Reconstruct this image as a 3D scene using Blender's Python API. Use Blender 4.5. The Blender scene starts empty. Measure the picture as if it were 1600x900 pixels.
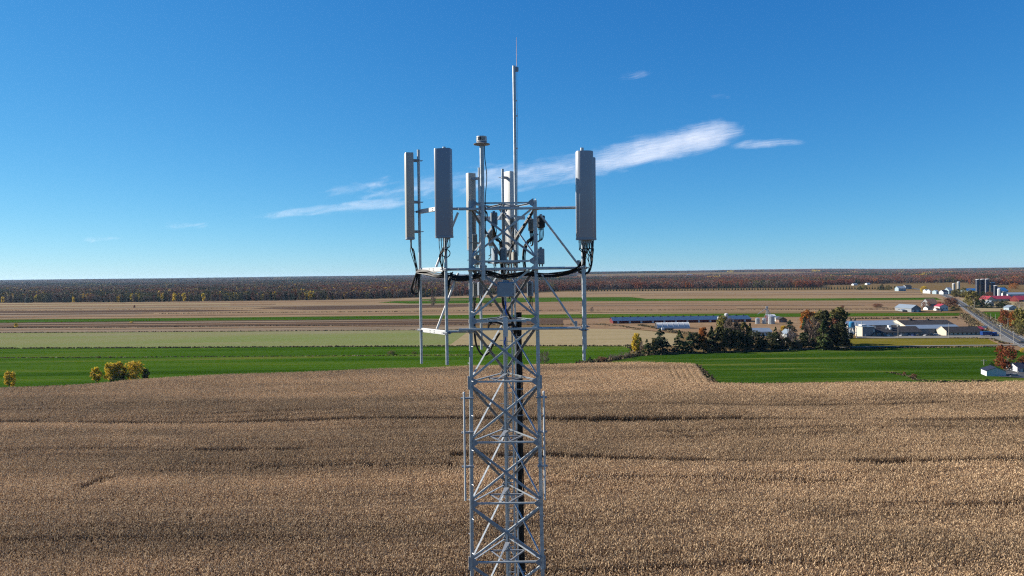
import bpy, math, random
import numpy as np
from mathutils import Vector, Matrix, Euler
R_ = math.radians
SC = bpy.context.scene
COL = SC.collection

# ------------------------------------------------------------------ camera
CAM_H = 45.0                                  # drone height above the fields, metres
FPX = 1600 * 24.0 / 36.0                      # 24 mm lens, in photograph pixels
cam_data = bpy.data.cameras.new('drone_camera')
cam_data.sensor_width = 36.0
cam_data.lens = 24.0
cam_data.clip_start = 0.5
cam_data.clip_end = 150000.0
cam = bpy.data.objects.new('drone_camera', cam_data)
COL.objects.link(cam)
CAM_R = Matrix.Rotation(R_(90 - 1.16), 3, 'X') @ Matrix.Rotation(R_(-0.72), 3, 'Z')
cam.matrix_world = Matrix.Translation((0, 0, CAM_H)) @ CAM_R.to_4x4()
SC.camera = cam

# ------------------------------------------------------------------ sky, sun, exposure
SUN_AZ, SUN_EL = 71.0, 27.0                   # degrees left of the view direction, degrees up
sun_dir = Vector((-math.sin(R_(SUN_AZ)) * math.cos(R_(SUN_EL)), math.cos(R_(SUN_AZ)) * math.cos(R_(SUN_EL)), math.sin(R_(SUN_EL))))
world = bpy.data.worlds.new('World')
SC.world = world
world.use_nodes = True
wn, wl = world.node_tree.nodes, world.node_tree.links
wn.clear()
sky = wn.new('ShaderNodeTexSky')
sky.sky_type = 'NISHITA'
sky.sun_disc = False
sky.sun_elevation = R_(SUN_EL)
sky.sun_rotation = R_(-SUN_AZ)
sky.altitude = 0
sky.air_density = 0.7
sky.dust_density = 0.0
sky.ozone_density = 1.0
# the camera's colour response, one curve per channel over the whole sky
EXPO = 1.2
sep = wn.new('ShaderNodeSeparateColor'); comb = wn.new('ShaderNodeCombineColor')
wl.new(sky.outputs[0], sep.inputs[0])
for k, (gain, gam) in enumerate(((0.65, 1.30), (0.883, 0.80), (1.06, 0.50))):
    m0 = wn.new('ShaderNodeMath'); m0.operation = 'MULTIPLY'; m0.inputs[1].default_value = 0.085
    m1 = wn.new('ShaderNodeMath'); m1.operation = 'POWER'; m1.inputs[1].default_value = gam
    m2 = wn.new('ShaderNodeMath'); m2.operation = 'MULTIPLY'; m2.inputs[1].default_value = gain * 2 ** -EXPO / 0.1
    wl.new(sep.outputs[k], m0.inputs[0]); wl.new(m0.outputs[0], m1.inputs[0]); wl.new(m1.outputs[0], m2.inputs[0]); wl.new(m2.outputs[0], comb.inputs[k])
bg = wn.new('ShaderNodeBackground')
bg.inputs['Strength'].default_value = 0.1
wo = wn.new('ShaderNodeOutputWorld')
wl.new(comb.outputs[0], bg.inputs[0])
wl.new(bg.outputs[0], wo.inputs[0])
sun_data = bpy.data.lights.new('sun', 'SUN')
sun_data.energy = 5.0
sun_data.angle = R_(0.53)
sun_data.color = (1.0, 0.93, 0.82)
sun = bpy.data.objects.new('sun', sun_data)
sun.rotation_euler = sun_dir.to_track_quat('Z', 'Y').to_euler()
COL.objects.link(sun)
SC.view_settings.view_transform = 'Standard'
SC.view_settings.look = 'None'
SC.view_settings.exposure = EXPO
SC.view_settings.gamma = 1.0
SC.view_settings.use_curve_mapping = False
SC.cycles.max_bounces = 6
SC.cycles.diffuse_bounces = 2
SC.cycles.glossy_bounces = 2
SC.cycles.transparent_max_bounces = 12
SC.cycles.volume_bounces = 0
SC.cycles.use_denoising = False
SC.cycles.pixel_filter_type = 'BLACKMAN_HARRIS'
SC.cycles.filter_width = 1.2

# ------------------------------------------------------------------ where a point of the photograph lies in the place
def ray(u, v):
    return CAM_R @ Vector(((u - 800) / FPX, -(v - 450) / FPX, -1.0))
def P(u, v, Y):                               # at a distance Y in front of the drone
    d = ray(u, v)
    return Vector((0, 0, CAM_H)) + d * (Y / d.y)
def G(u, v, z=0.0):                           # on the ground (or at height z)
    d = ray(u, v)
    return Vector((0, 0, CAM_H)) + d * ((z - CAM_H) / d.z)

# ------------------------------------------------------------------ properties
def tag(o, label=None, cat=None, group=None, kind=None):
    if label: o['label'] = label
    if cat: o['category'] = cat
    if group: o['group'] = group
    if kind: o['kind'] = kind
    return o
def empty(name, loc, label, cat, group=None, rz=0.0):
    o = bpy.data.objects.new(name, None)
    o.empty_display_size = 0.2
    o.location = loc
    o.rotation_euler = (0, 0, rz)
    COL.objects.link(o)
    return tag(o, label, cat, group)
def link(name, mesh, parent=None):
    o = bpy.data.objects.new(name, mesh)
    COL.objects.link(o)
    if parent is not None:
        o.parent = parent
    return o

# ------------------------------------------------------------------ mesh builder
class MB:
    def __init__(s):
        s.v, s.f = [], []
    def add(s, vs, fs):
        b = len(s.v)
        s.v.extend(tuple(x) for x in vs)
        s.f.extend(tuple(b + i for i in f) for f in fs)
        return s
    def box(s, c, size, rot=None):
        c = Vector(c); hx, hy, hz = size[0] / 2, size[1] / 2, size[2] / 2
        vs = [Vector((x, y, z)) for z in (-hz, hz) for y in (-hy, hy) for x in (-hx, hx)]
        if rot is not None:
            vs = [rot @ p for p in vs]
        return s.add([c + p for p in vs], [(0, 2, 3, 1), (4, 5, 7, 6), (0, 1, 5, 4), (2, 6, 7, 3), (0, 4, 6, 2), (1, 3, 7, 5)])
    def bbox(s, c, size, b, rot=None):        # box with chamfered edges
        c = Vector(c); h = [x / 2 for x in size]; vs = []; idx = {}
        for sx in (-1, 1):
            for sy in (-1, 1):
                for sz in (-1, 1):
                    for ax in range(3):
                        p = [sx * h[0], sy * h[1], sz * h[2]]
                        for k in range(3):
                            if k != ax:
                                p[k] -= (sx, sy, sz)[k] * b
                        idx[(sx, sy, sz, ax)] = len(vs)
                        vs.append(Vector(p))
        fs = []
        S = (-1, 1)
        for ax in range(3):
            o = [k for k in range(3) if k != ax]
            for sg in S:
                q = []
                for a, bb in ((-1, -1), (1, -1), (1, 1), (-1, 1)):
                    t = [0, 0, 0]; t[ax] = sg; t[o[0]] = a; t[o[1]] = bb
                    q.append(idx[(*t, ax)])
                fs.append(tuple(q))
            for a in S:                       # edges along ax
                for bb in S:
                    q = []
                    for sg in S:
                        t = [0, 0, 0]; t[ax] = sg; t[o[0]] = a; t[o[1]] = bb
                        q.append((idx[(*t, o[0])], idx[(*t, o[1])]))
                    fs.append((q[0][0], q[0][1], q[1][1], q[1][0]))
        for sx in S:
            for sy in S:
                for sz in S:
                    fs.append(tuple(idx[(sx, sy, sz, ax)] for ax in range(3)))
        if rot is not None:
            vs = [rot @ p for p in vs]
        return s.add([c + p for p in vs], fs)
    def tube(s, p0, p1, r, n=10, r1=None, caps=True):
        return s.path([p0, p1], r, n, r1, caps)
    def path(s, pts, r, n=6, r1=None, caps=True):
        pts = [Vector(p) for p in pts]
        r1 = r if r1 is None else r1
        m = len(pts); vs = []; prev = None
        for i, p in enumerate(pts):
            t = (pts[min(i + 1, m - 1)] - pts[max(i - 1, 0)])
            t = t.normalized() if t.length > 1e-9 else Vector((0, 0, 1))
            if prev is None:
                a = t.cross(Vector((0, 0, 1)))
                if a.length < 1e-3:
                    a = Vector((1, 0, 0))
            else:
                a = prev - t * prev.dot(t)
                if a.length < 1e-6:
                    a = t.orthogonal()
            a.normalize(); prev = a
            b = t.cross(a); rr = r + (r1 - r) * i / max(1, m - 1)
            for k in range(n):
                w = 2 * math.pi * k / n
                vs.append(p + a * (rr * math.cos(w)) + b * (rr * math.sin(w)))
        fs = [(i * n + k, i * n + (k + 1) % n, (i + 1) * n + (k + 1) % n, (i + 1) * n + k) for i in range(m - 1) for k in range(n)]
        if caps:
            fs += [tuple(reversed(range(n))), tuple(range((m - 1) * n, m * n))]
        return s.add(vs, fs)
    def lathe(s, c, prof, n=20):              # prof: (radius, z) from the bottom up
        c = Vector(c); m = len(prof); vs = []
        for r, z in prof:
            for k in range(n):
                w = 2 * math.pi * k / n
                vs.append(c + Vector((r * math.cos(w), r * math.sin(w), z)))
        fs = [(i * n + k, i * n + (k + 1) % n, (i + 1) * n + (k + 1) % n, (i + 1) * n + k) for i in range(m - 1) for k in range(n)]
        fs += [tuple(reversed(range(n))), tuple(range((m - 1) * n, m * n))]
        return s.add(vs, fs)
    def prism(s, outline, z0, z1):            # outline: (x, y) counter-clockwise
        n = len(outline)
        vs = [(x, y, z0) for x, y in outline] + [(x, y, z1) for x, y in outline]
        fs = [(k, (k + 1) % n, n + (k + 1) % n, n + k) for k in range(n)]
        fs += [tuple(reversed(range(n))), tuple(range(n, 2 * n))]
        return s.add(vs, fs)
    def angle(s, p0, p1, w, t, nrm):          # steel angle: one flange on the plane facing nrm, one behind it
        p0, p1 = Vector(p0), Vector(p1); d = (p1 - p0).normalized()
        nrm = Vector(nrm); nrm = (nrm - d * nrm.dot(d)).normalized(); b = d.cross(nrm)
        if b.z < 0: b = -b
        prof = [(-w / 2, 0), (w / 2, 0), (w / 2, -w), (w / 2 - t, -w), (w / 2 - t, -t), (-w / 2, -t)]
        vs = [p + b * x + nrm * y for p in (p0, p1) for x, y in prof]
        n = 6
        fs = [(k, (k + 1) % n, n + (k + 1) % n, n + k) for k in range(n)] + [tuple(reversed(range(n))), tuple(range(n, 2 * n))]
        return s.add(vs, fs)
    def mesh(s, name, m, smooth=False):
        me = bpy.data.meshes.new(name)
        me.from_pydata(s.v, [], s.f)
        me.update()
        import bmesh
        bm = bmesh.new(); bm.from_mesh(me)
        bmesh.ops.recalc_face_normals(bm, faces=bm.faces)
        bm.to_mesh(me); bm.free()
        if m is not None:
            me.materials.append(m)
        if smooth:
            me.shade_smooth()
            me.set_sharp_from_angle(angle=R_(38))
        return me
    def build(s, name, m, parent=None, smooth=False):
        return link(name, s.mesh(name, m, smooth), parent)

# ------------------------------------------------------------------ materials
KA = 0.72                                     # albedo scale that goes with the exposure
def nodes_of(m):
    m.use_nodes = True
    nt = m.node_tree
    return nt.nodes, nt.links, nt.nodes['Principled BSDF']
def mat(name, c, rough=0.6, metal=0.0, var=0.12, scale=4.0, spec=0.4, bump=0.0, stretch=(1, 1, 1)):
    c = [x * KA for x in c]
    m = bpy.data.materials.new(name)
    n, l, b = nodes_of(m)
    b.inputs['Roughness'].default_value = rough
    b.inputs['Metallic'].default_value = metal
    b.inputs['Specular IOR Level'].default_value = spec
    tc = n.new('ShaderNodeTexCoord'); mp = n.new('ShaderNodeMapping')
    mp.inputs['Scale'].default_value = stretch
    l.new(tc.outputs['Object'], mp.inputs[0])
    no = n.new('ShaderNodeTexNoise')
    no.inputs['Scale'].default_value = scale; no.inputs['Detail'].default_value = 6; no.inputs['Roughness'].default_value = 0.65
    l.new(mp.outputs[0], no.inputs['Vector'])
    r = n.new('ShaderNodeValToRGB')
    r.color_ramp.elements[0].position = 0.3; r.color_ramp.elements[1].position = 0.7
    r.color_ramp.elements[0].color = (*[x * (1 - var) for x in c], 1)
    r.color_ramp.elements[1].color = (*[min(1, x * (1 + var)) for x in c], 1)
    l.new(no.outputs['Fac'], r.inputs[0])
    l.new(r.outputs[0], b.inputs['Base Color'])
    rr = n.new('ShaderNodeMapRange')
    rr.inputs['To Min'].default_value = max(0.05, rough - 0.12); rr.inputs['To Max'].default_value = min(1, rough + 0.12)
    l.new(no.outputs['Fac'], rr.inputs[0]); l.new(rr.outputs[0], b.inputs['Roughness'])
    if bump:
        bp = n.new('ShaderNodeBump'); bp.inputs['Strength'].default_value = bump
        l.new(no.outputs['Fac'], bp.inputs['Height']); l.new(bp.outputs[0], b.inputs['Normal'])
    return m

def field_mat(name, stops, xs=0.004, ys=0.03, fine=0.5, fine_amt=0.25, rows=0.0, row_scale=1.0, row_rot=0.0):
    """ground cover: broad patches drawn out along the strips, fine mottling, and drill rows"""
    m = bpy.data.materials.new(name)
    n, l, b = nodes_of(m)
    b.inputs['Roughness'].default_value = 0.95
    b.inputs['Specular IOR Level'].default_value = 0.0
    g = n.new('ShaderNodeNewGeometry')
    mp = n.new('ShaderNodeMapping'); mp.inputs['Scale'].default_value = (xs, ys, 1)
    l.new(g.outputs['Position'], mp.inputs[0])
    n1 = n.new('ShaderNodeTexNoise'); n1.inputs['Scale'].default_value = 1.0; n1.inputs['Detail'].default_value = 7
    n1.inputs['Roughness'].default_value = 0.6; n1.inputs['Distortion'].default_value = 0.6
    l.new(mp.outputs[0], n1.inputs['Vector'])
    r = n.new('ShaderNodeValToRGB'); r.color_ramp.elements.remove(r.color_ramp.elements[1])
    for i, (p, c) in enumerate(stops):
        e = r.color_ramp.elements[0] if i == 0 else r.color_ramp.elements.new(p)
        e.position = p; e.color = (*[x * KA for x in c], 1)
    l.new(n1.outputs['Fac'], r.inputs[0])
    n2 = n.new('ShaderNodeTexNoise'); n2.inputs['Scale'].default_value = fine; n2.inputs['Detail'].default_value = 5
    n2.inputs['Roughness'].default_value = 0.75
    l.new(g.outputs['Position'], n2.inputs['Vector'])
    mr = n.new('ShaderNodeMapRange'); mr.inputs['From Min'].default_value = 0.25; mr.inputs['From Max'].default_value = 0.75
    mr.inputs['To Min'].default_value = 1 - fine_amt; mr.inputs['To Max'].default_value = 1 + fine_amt
    l.new(n2.outputs['Fac'], mr.inputs[0])
    val = mr.outputs[0]
    if rows:
        mw = n.new('ShaderNodeMapping'); mw.inputs['Rotation'].default_value = (0, 0, row_rot)
        l.new(g.outputs['Position'], mw.inputs[0])
        w = n.new('ShaderNodeTexWave'); w.inputs['Scale'].default_value = row_scale; w.inputs['Distortion'].default_value = 1.5
        w.inputs['Detail'].default_value = 2; w.bands_direction = 'Y'
        l.new(mw.outputs[0], w.inputs['Vector'])
        m2 = n.new('ShaderNodeMapRange'); m2.inputs['To Min'].default_value = 1 - rows; m2.inputs['To Max'].default_value = 1 + rows
        l.new(w.outputs['Fac'], m2.inputs[0])
        mm = n.new('ShaderNodeMath'); mm.operation = 'MULTIPLY'
        l.new(val, mm.inputs[0]); l.new(m2.outputs[0], mm.inputs[1]); val = mm.outputs[0]
    mx = n.new('ShaderNodeMix'); mx.data_type = 'RGBA'; mx.blend_type = 'MULTIPLY'; mx.inputs[0].default_value = 1.0
    l.new(r.outputs[0], mx.inputs[6]); l.new(val, mx.inputs[7])
    l.new(mx.outputs[2], b.inputs['Base Color'])
    bp = n.new('ShaderNodeBump'); bp.inputs['Strength'].default_value = 0.6; bp.inputs['Distance'].default_value = 0.25
    l.new(n2.outputs['Fac'], bp.inputs['Height']); l.new(bp.outputs[0], b.inputs['Normal'])
    return m

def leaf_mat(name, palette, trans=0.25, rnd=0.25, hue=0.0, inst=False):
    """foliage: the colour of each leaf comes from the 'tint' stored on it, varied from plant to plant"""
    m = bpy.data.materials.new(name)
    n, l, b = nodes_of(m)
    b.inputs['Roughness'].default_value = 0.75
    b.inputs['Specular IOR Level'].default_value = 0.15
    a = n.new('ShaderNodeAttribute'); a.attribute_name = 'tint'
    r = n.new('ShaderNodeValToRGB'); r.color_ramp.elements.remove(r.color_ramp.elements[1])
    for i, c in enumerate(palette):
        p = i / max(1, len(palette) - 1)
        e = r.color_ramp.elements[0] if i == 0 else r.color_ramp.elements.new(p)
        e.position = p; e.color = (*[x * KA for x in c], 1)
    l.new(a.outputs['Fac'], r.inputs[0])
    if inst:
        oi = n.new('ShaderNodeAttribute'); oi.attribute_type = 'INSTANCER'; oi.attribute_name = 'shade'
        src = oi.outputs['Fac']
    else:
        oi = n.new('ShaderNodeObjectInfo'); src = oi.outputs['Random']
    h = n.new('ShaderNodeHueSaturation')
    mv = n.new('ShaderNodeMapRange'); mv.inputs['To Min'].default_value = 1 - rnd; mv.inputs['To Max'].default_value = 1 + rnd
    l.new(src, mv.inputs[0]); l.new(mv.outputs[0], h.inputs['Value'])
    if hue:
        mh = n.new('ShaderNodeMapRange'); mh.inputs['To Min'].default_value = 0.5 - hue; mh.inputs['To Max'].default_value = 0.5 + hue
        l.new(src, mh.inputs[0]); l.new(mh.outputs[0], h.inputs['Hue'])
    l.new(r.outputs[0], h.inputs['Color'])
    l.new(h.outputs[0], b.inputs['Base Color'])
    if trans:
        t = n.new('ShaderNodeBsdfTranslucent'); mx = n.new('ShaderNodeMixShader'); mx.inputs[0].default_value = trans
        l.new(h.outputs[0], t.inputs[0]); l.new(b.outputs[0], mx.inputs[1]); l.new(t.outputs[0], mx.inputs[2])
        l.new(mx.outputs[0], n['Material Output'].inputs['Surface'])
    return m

def leaf_mesh(name, V, F, T, m):
    """V (n,3), F (k,4) quads, T (k) tint per quad"""
    me = bpy.data.meshes.new(name)
    V = np.asarray(V, np.float32); F = np.asarray(F, np.int32)
    me.vertices.add(len(V)); me.vertices.foreach_set('co', V.ravel())
    me.loops.add(F.size); me.loops.foreach_set('vertex_index', F.ravel())
    me.polygons.add(len(F)); me.polygons.foreach_set('loop_start', np.arange(0, F.size, 4, dtype=np.int32))
    me.update(calc_edges=True)
    at = me.attributes.new('tint', 'FLOAT', 'FACE')
    at.data.foreach_set('value', np.asarray(T, np.float32))
    me.materials.append(m)
    me.validate()
    return me

# ------------------------------------------------------------------ terrain
def smooth(a, b, x):
    t = np.clip((x - a) / (b - a), 0, 1)
    return t * t * (3 - 2 * t)
def hgt(x, y):
    x = np.asarray(x, float); y = np.asarray(y, float)
    roll = (0.45 * np.sin(y * 0.125 + 0.012 * x + 1.2 * np.sin(x * 0.011)) + 0.25 * np.sin(y * 0.31 - 0.02 * x + 0.9)
            + 0.35 * np.sin(x * 0.06 + y * 0.05))
    w = smooth(40, 90, y) * (1 - smooth(215, 265, y)) * (1 - smooth(350, 480, np.abs(x)))
    d = np.hypot(x, y)
    far = 26.0 * smooth(3200, 12500, d) + smooth(4000, 8000, d) * 5 * np.sin(x / 900.0) * np.cos(y / 1100.0) + smooth(9000, 16000, d) * 4
    th = x / np.maximum(y, 1.0)
    plain = 20.0 * smooth(4900, 7700, d) * smooth(0.02, 0.12, th) * (1 - smooth(0.42, 0.6, th))   # the gently rising plain far off to the right
    return roll * w + far + plain
xs = np.unique(np.concatenate([np.arange(-360, 361, 7.0), np.arange(-1500, 1501, 100.0), np.linspace(-4000, 4000, 33), np.linspace(-26000, 26000, 80)]))
ys = np.unique(np.concatenate([np.arange(-60, 300, 3.5), np.arange(300, 1600, 60.0), np.linspace(1600, 5000, 24), np.linspace(5000, 26000, 60), [-400, -200]]))
XX, YY = np.meshgrid(xs, ys)
ZZ = hgt(XX, YY)
nx, ny = len(xs), len(ys)
gv = np.stack([XX, YY, ZZ], -1).reshape(-1, 3)
ii = (np.arange(ny - 1)[:, None] * nx + np.arange(nx - 1)[None, :]).ravel()
gf = np.stack([ii, ii + 1, ii + nx + 1, ii + nx], -1)
TAN = ((0.25, (0.221, 0.153, 0.086)), (0.5, (0.272, 0.187, 0.110)), (0.75, (0.324, 0.233, 0.138)))
ground_mat = field_mat('bare_ground', ((0.3, (0.131, 0.085, 0.042)), (0.55, (0.177, 0.119, 0.055)), (0.75, (0.158, 0.130, 0.046))), 0.02, 0.05, 0.8, 0.35)
ground = link('ground', leaf_mesh('ground', gv, gf, np.zeros(len(gf)), ground_mat))
ground.data.shade_smooth()
tag(ground, kind='structure')

FIELD_Z = [0.02]
def field(name, pts, m, world=False):
    """one strip of farmland lying on the flat ground; pts are corners seen in the photograph"""
    from mathutils.geometry import tessellate_polygon
    FIELD_Z[0] += 0.012
    w = [Vector((p[0], p[1], FIELD_Z[0])) if world else Vector((*G(*p).xy, FIELD_Z[0])) for p in pts]
    tris = tessellate_polygon([w])
    b = MB(); b.v = [tuple(p) for p in w]; b.f = [tuple(t) for t in tris]
    me = bpy.data.meshes.new(name); me.from_pydata(b.v, [], b.f); me.update()
    for poly in me.polygons:
        if poly.normal.z < 0:
            poly.flip()
    me.materials.append(m)
    o = link(name, me)
    return tag(o, kind='structure')

M_tan = field_mat('stubble', TAN, 0.006, 0.02, 0.25, 0.16, 0.10, 0.06)
M_tan2 = field_mat('stubble_pink', ((0.3, (0.198, 0.130, 0.080)), (0.55, (0.251, 0.164, 0.102)), (0.8, (0.295, 0.201, 0.121))), 0.006, 0.025, 0.2, 0.15, 0.12, 0.05)
M_grey = field_mat('weathered_stubble', ((0.3, (0.184, 0.140, 0.096)), (0.55, (0.251, 0.191, 0.132)), (0.8, (0.295, 0.230, 0.156))), 0.005, 0.03, 0.2, 0.15, 0.10, 0.06)
M_soil = field_mat('tilled_soil', ((0.3, (0.084, 0.056, 0.042)), (0.6, (0.114, 0.077, 0.055)), (0.8, (0.155, 0.107, 0.072))), 0.006, 0.03, 0.25, 0.2)
M_green = field_mat('young_crop', ((0.36, (0.026, 0.065, 0.004)), (0.47, (0.040, 0.091, 0.007)), (0.56, (0.055, 0.111, 0.010)), (0.68, (0.109, 0.128, 0.023))), 0.004, 0.06, 0.35, 0.30, 0.05, 0.12)
M_alf = field_mat('alfalfa', ((0.36, (0.022, 0.055, 0.004)), (0.48, (0.032, 0.076, 0.008)), (0.55, (0.053, 0.094, 0.011)), (0.63, (0.123, 0.138, 0.029)), (0.75, (0.157, 0.147, 0.045))), 0.006, 0.10, 0.5, 0.38, 0.05, 0.16)
M_pale = field_mat('pale_regrowth', ((0.25, (0.246, 0.214, 0.144)), (0.45, (0.206, 0.208, 0.093)), (0.65, (0.165, 0.202, 0.066)), (0.85, (0.233, 0.214, 0.120))), 0.003, 0.014, 0.2, 0.12, 0.05, 0.1)
M_cream = field_mat('cut_hay', ((0.3, (0.264, 0.214, 0.110)), (0.55, (0.332, 0.260, 0.150)), (0.8, (0.280, 0.233, 0.110))), 0.006, 0.08, 0.25, 0.14, 0.10, 0.07)
M_lawn = field_mat('rough_lawn', ((0.3, (0.105, 0.107, 0.014)), (0.55, (0.171, 0.141, 0.023)), (0.8, (0.236, 0.175, 0.046))), 0.02, 0.08, 0.5, 0.25)
M_yard = field_mat('farmyard', ((0.3, (0.192, 0.123, 0.072)), (0.55, (0.280, 0.182, 0.106)), (0.8, (0.338, 0.247, 0.144))), 0.02, 0.06, 0.3, 0.3)

# strips of farmland, far to near
field('stubble_field', [(-900, 500), (-900, 474), (0, 472.5), (400, 469.5), (620, 466), (735, 461.5), (900, 455.5), (1300, 453.5), (1460, 454), (1520, 470), (1440, 487), (900, 491), (0, 499)], M_tan)
field('pale_field', [(-900, 485), (-900, 476), (0, 474), (360, 471.5), (360, 478), (0, 482)], M_cream)
field('soil_field', [(-900, 494), (-900, 488.5), (0, 486), (150, 485), (300, 483.8), (420, 485.5), (250, 488), (0, 489.3)], M_soil)
field('weathered_field', [(-900, 503), (-900, 493), (0, 489.6), (220, 488.5), (220, 494), (0, 498)], M_grey)
field('soil_field', [(390, 482), (430, 479.8), (640, 476), (735, 475), (735, 479), (600, 483), (480, 484.5)], M_soil)
field('stubble_field', [(735, 489), (735, 475), (900, 470.5), (1300, 470), (1470, 470), (1480, 482), (1300, 486), (900, 487)], M_tan2)
field('green_field', [(590, 472.6), (660, 467.5), (735, 465.5), (900, 464.6), (985, 464.3), (1010, 466.8), (1300, 466.2), (1462, 465), (1472, 468.5), (1300, 469.6), (900, 470.8), (735, 474), (640, 474.5)], M_green)
field('green_field', [(-900, 513), (-900, 506), (0, 499.8), (400, 495.8), (735, 492.2), (1000, 490.6), (1320, 489.7), (1500, 489.2), (1500, 493.3), (1320, 494.6), (1000, 496), (735, 498), (400, 500.2), (0, 504.2)], M_green)
field('soil_field', [(-900, 521), (-900, 513.5), (0, 504.4), (400, 500.4), (735, 498.2), (960, 497), (960, 507), (735, 508), (400, 509.5), (0, 512)], M_soil)
field('weathered_field', [(-900, 530), (-900, 523), (0, 513), (400, 510), (735, 508.6), (735, 515), (400, 518), (0, 520.3)], M_grey)
field('stubble_field', [(880, 500), (960, 497), (1200, 496), (1320, 495), (1505, 494), (1530, 501), (1530, 515), (880, 515)], M_tan2)
field('pale_field', [(-900, 566), (-900, 531), (0, 520.8), (400, 518.2), (735, 515.6), (735, 541), (400, 543), (0, 545)], M_pale)
field('hay_field', [(700, 541.5), (735, 516), (900, 513.5), (985, 515), (1060, 522), (1060, 541), (900, 541.5)], M_cream)
field('farmyard_ground', [(905, 510), (950, 500), (1120, 497), (1330, 497), (1330, 520), (1240, 534), (1100, 524), (990, 514.5)], M_yard)
field('green_field', [(-900, 640), (-900, 567), (0, 545.3), (400, 543.3), (735, 541.5), (990, 541.5), (980, 556), (900, 575), (735, 580), (640, 584), (450, 592), (270, 599), (0, 616)], M_green)
field('alfalfa_field', [(900, 578), (960, 564), (1000, 557), (1050, 553.5), (1180, 549.5), (1330, 544.5), (1600, 541), (1900, 538), (1900, 610), (1300, 606), (1000, 602)], M_alf)
field('farmyard_lawn', [(1315, 545.5), (1290, 536), (1330, 529), (1440, 528.5), (1535, 528), (1600, 538), (1600, 541)], M_lawn)
field('roadside_verge', [(1425, 455), (1462, 458), (1500, 480), (1518, 505), (1545, 531), (1575, 545), (1660, 562), (1660, 535), (1600, 524), (1545, 492), (1500, 465), (1470, 455)], M_yard)
field('farmyard_lawn', [(1392, 595), (1392, 584), (1440, 583), (1540, 578), (1700, 570), (1900, 570), (1900, 606), (1450, 604)], M_alf)
field('farmyard_ground', [(1508, 478), (1500, 466), (1530, 470), (1800, 472), (1800, 486), (1525, 486.5)], M_cream)
field('green_field', [(1530, 488), (1566, 487.5), (1600, 490), (1600, 506), (1552, 499)], M_green)
for q, (v0, v1, m_) in enumerate(((475.2, 476.6, M_tan2), (478.6, 480.6, M_tan2), (481.8, 483.2, M_grey), (491.2, 492.2, M_soil), (494.2, 496.4, M_tan2), (506.2, 507.6, M_grey), (509.4, 510.6, M_tan2), (514.8, 516.6, M_tan2))):
    e = -0.0098                               # the strips fall away to the left with the horizon
    ux = (735, 430, 700, 240, 735, 735, 735, 735)[q]
    field('stubble_field', [(-900, v0 + 7), (0, v0), (ux * 0.55, v0 + ux * 0.55 * e), (ux, v0 + ux * e + 0.3), (ux, v1 + ux * e - 0.2), (ux * 0.5, v1 + ux * 0.5 * e + 0.2), (0, v1), (-900, v1 + 7)], m_)
for v0, v1, ua, ub, m_ in ((457.6, 458.6, 905, 1440, M_grey), (460.6, 461.6, 1000, 1440, M_tan2), (472.6, 474.2, 905, 1460, M_tan), (477.4, 478.2, 905, 1350, M_grey), (479.6, 482.2, 1150, 1460, M_tan), (486.2, 488.4, 905, 1470, M_tan)):
    e = -0.0022
    field('stubble_field', [(ua, v0), (ub, v0 + (ub - ua) * e), (ub, v1 + (ub - ua) * e), (ua, v1)], m_)
M_asph = mat('asphalt', (0.075, 0.078, 0.085), 0.85, 0, 0.2, 0.4, 0.2)
M_grav = mat('gravel_surface', (0.21, 0.195, 0.17), 0.95, 0, 0.18, 0.6, 0.1)
M_line = mat('road_paint', (0.72, 0.72, 0.68), 0.7, 0, 0.1, 2)
field('farmyard_path', [(1337, 529.5), (1341, 526.4), (1560, 524.5), (1592, 537.5), (1585, 538), (1540, 529.2)], M_grav)
field('farmyard_path', [(1560, 590), (1568, 578), (1640, 574), (1800, 574), (1800, 594), (1600, 592)], M_asph)

def strip(name, pts, w, m, z=None):
    b = MB(); n = len(pts)
    FIELD_Z[0] += 0.012
    zz = FIELD_Z[0] if z is None else z
    vs = []
    for i, p in enumerate(pts):
        t = (pts[min(i + 1, n - 1)] - pts[max(0, i - 1)]); t.z = 0; t.normalize()
        s = Vector((-t.y, t.x, 0)) * (w / 2)
        vs += [Vector((p.x, p.y, zz)) + s, Vector((p.x, p.y, zz)) - s]
    b.add(vs, [(2 * i, 2 * i + 1, 2 * i + 3, 2 * i + 2) for i in range(n - 1)])
    o = b.build(name, m)
    if o.data.polygons[0].normal.z < 0:
        o.data.flip_normals()
    return tag(o, kind='structure')
RD = [G(1700, 591), G(1597, 535.5), G(1551, 508.5), G(1522, 488.5), G(1496.5, 471.3), G(1477, 462), G(1460, 456.4), G(1425, 450.5)]
strip('road', RD, 8.4, M_asph)
def offs(pts, d):
    out = []
    for i, p in enumerate(pts):
        t = (pts[min(i + 1, len(pts) - 1)] - pts[max(0, i - 1)]); t.z = 0; t.normalize()
        out.append(p + Vector((-t.y, t.x, 0)) * d)
    return out
road_marks = [strip('road_edge_line', offs(RD, s * 3.7), 0.22, M_line) for s in (-1, 1)] + [strip('road_centre_line', RD, 0.2, mat('road_yellow', (0.6, 0.42, 0.06), 0.7))]
strip('road_shoulder', offs(RD, 5.0), 1.5, M_grav); strip('road_shoulder', offs(RD, -5.0), 1.5, M_grav)
strip('gravel_road', [G(1180, 549), G(1330, 543.6), G(1450, 541.5), G(1594, 540.2), G(1610, 540)], 5.0, M_grav)
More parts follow.
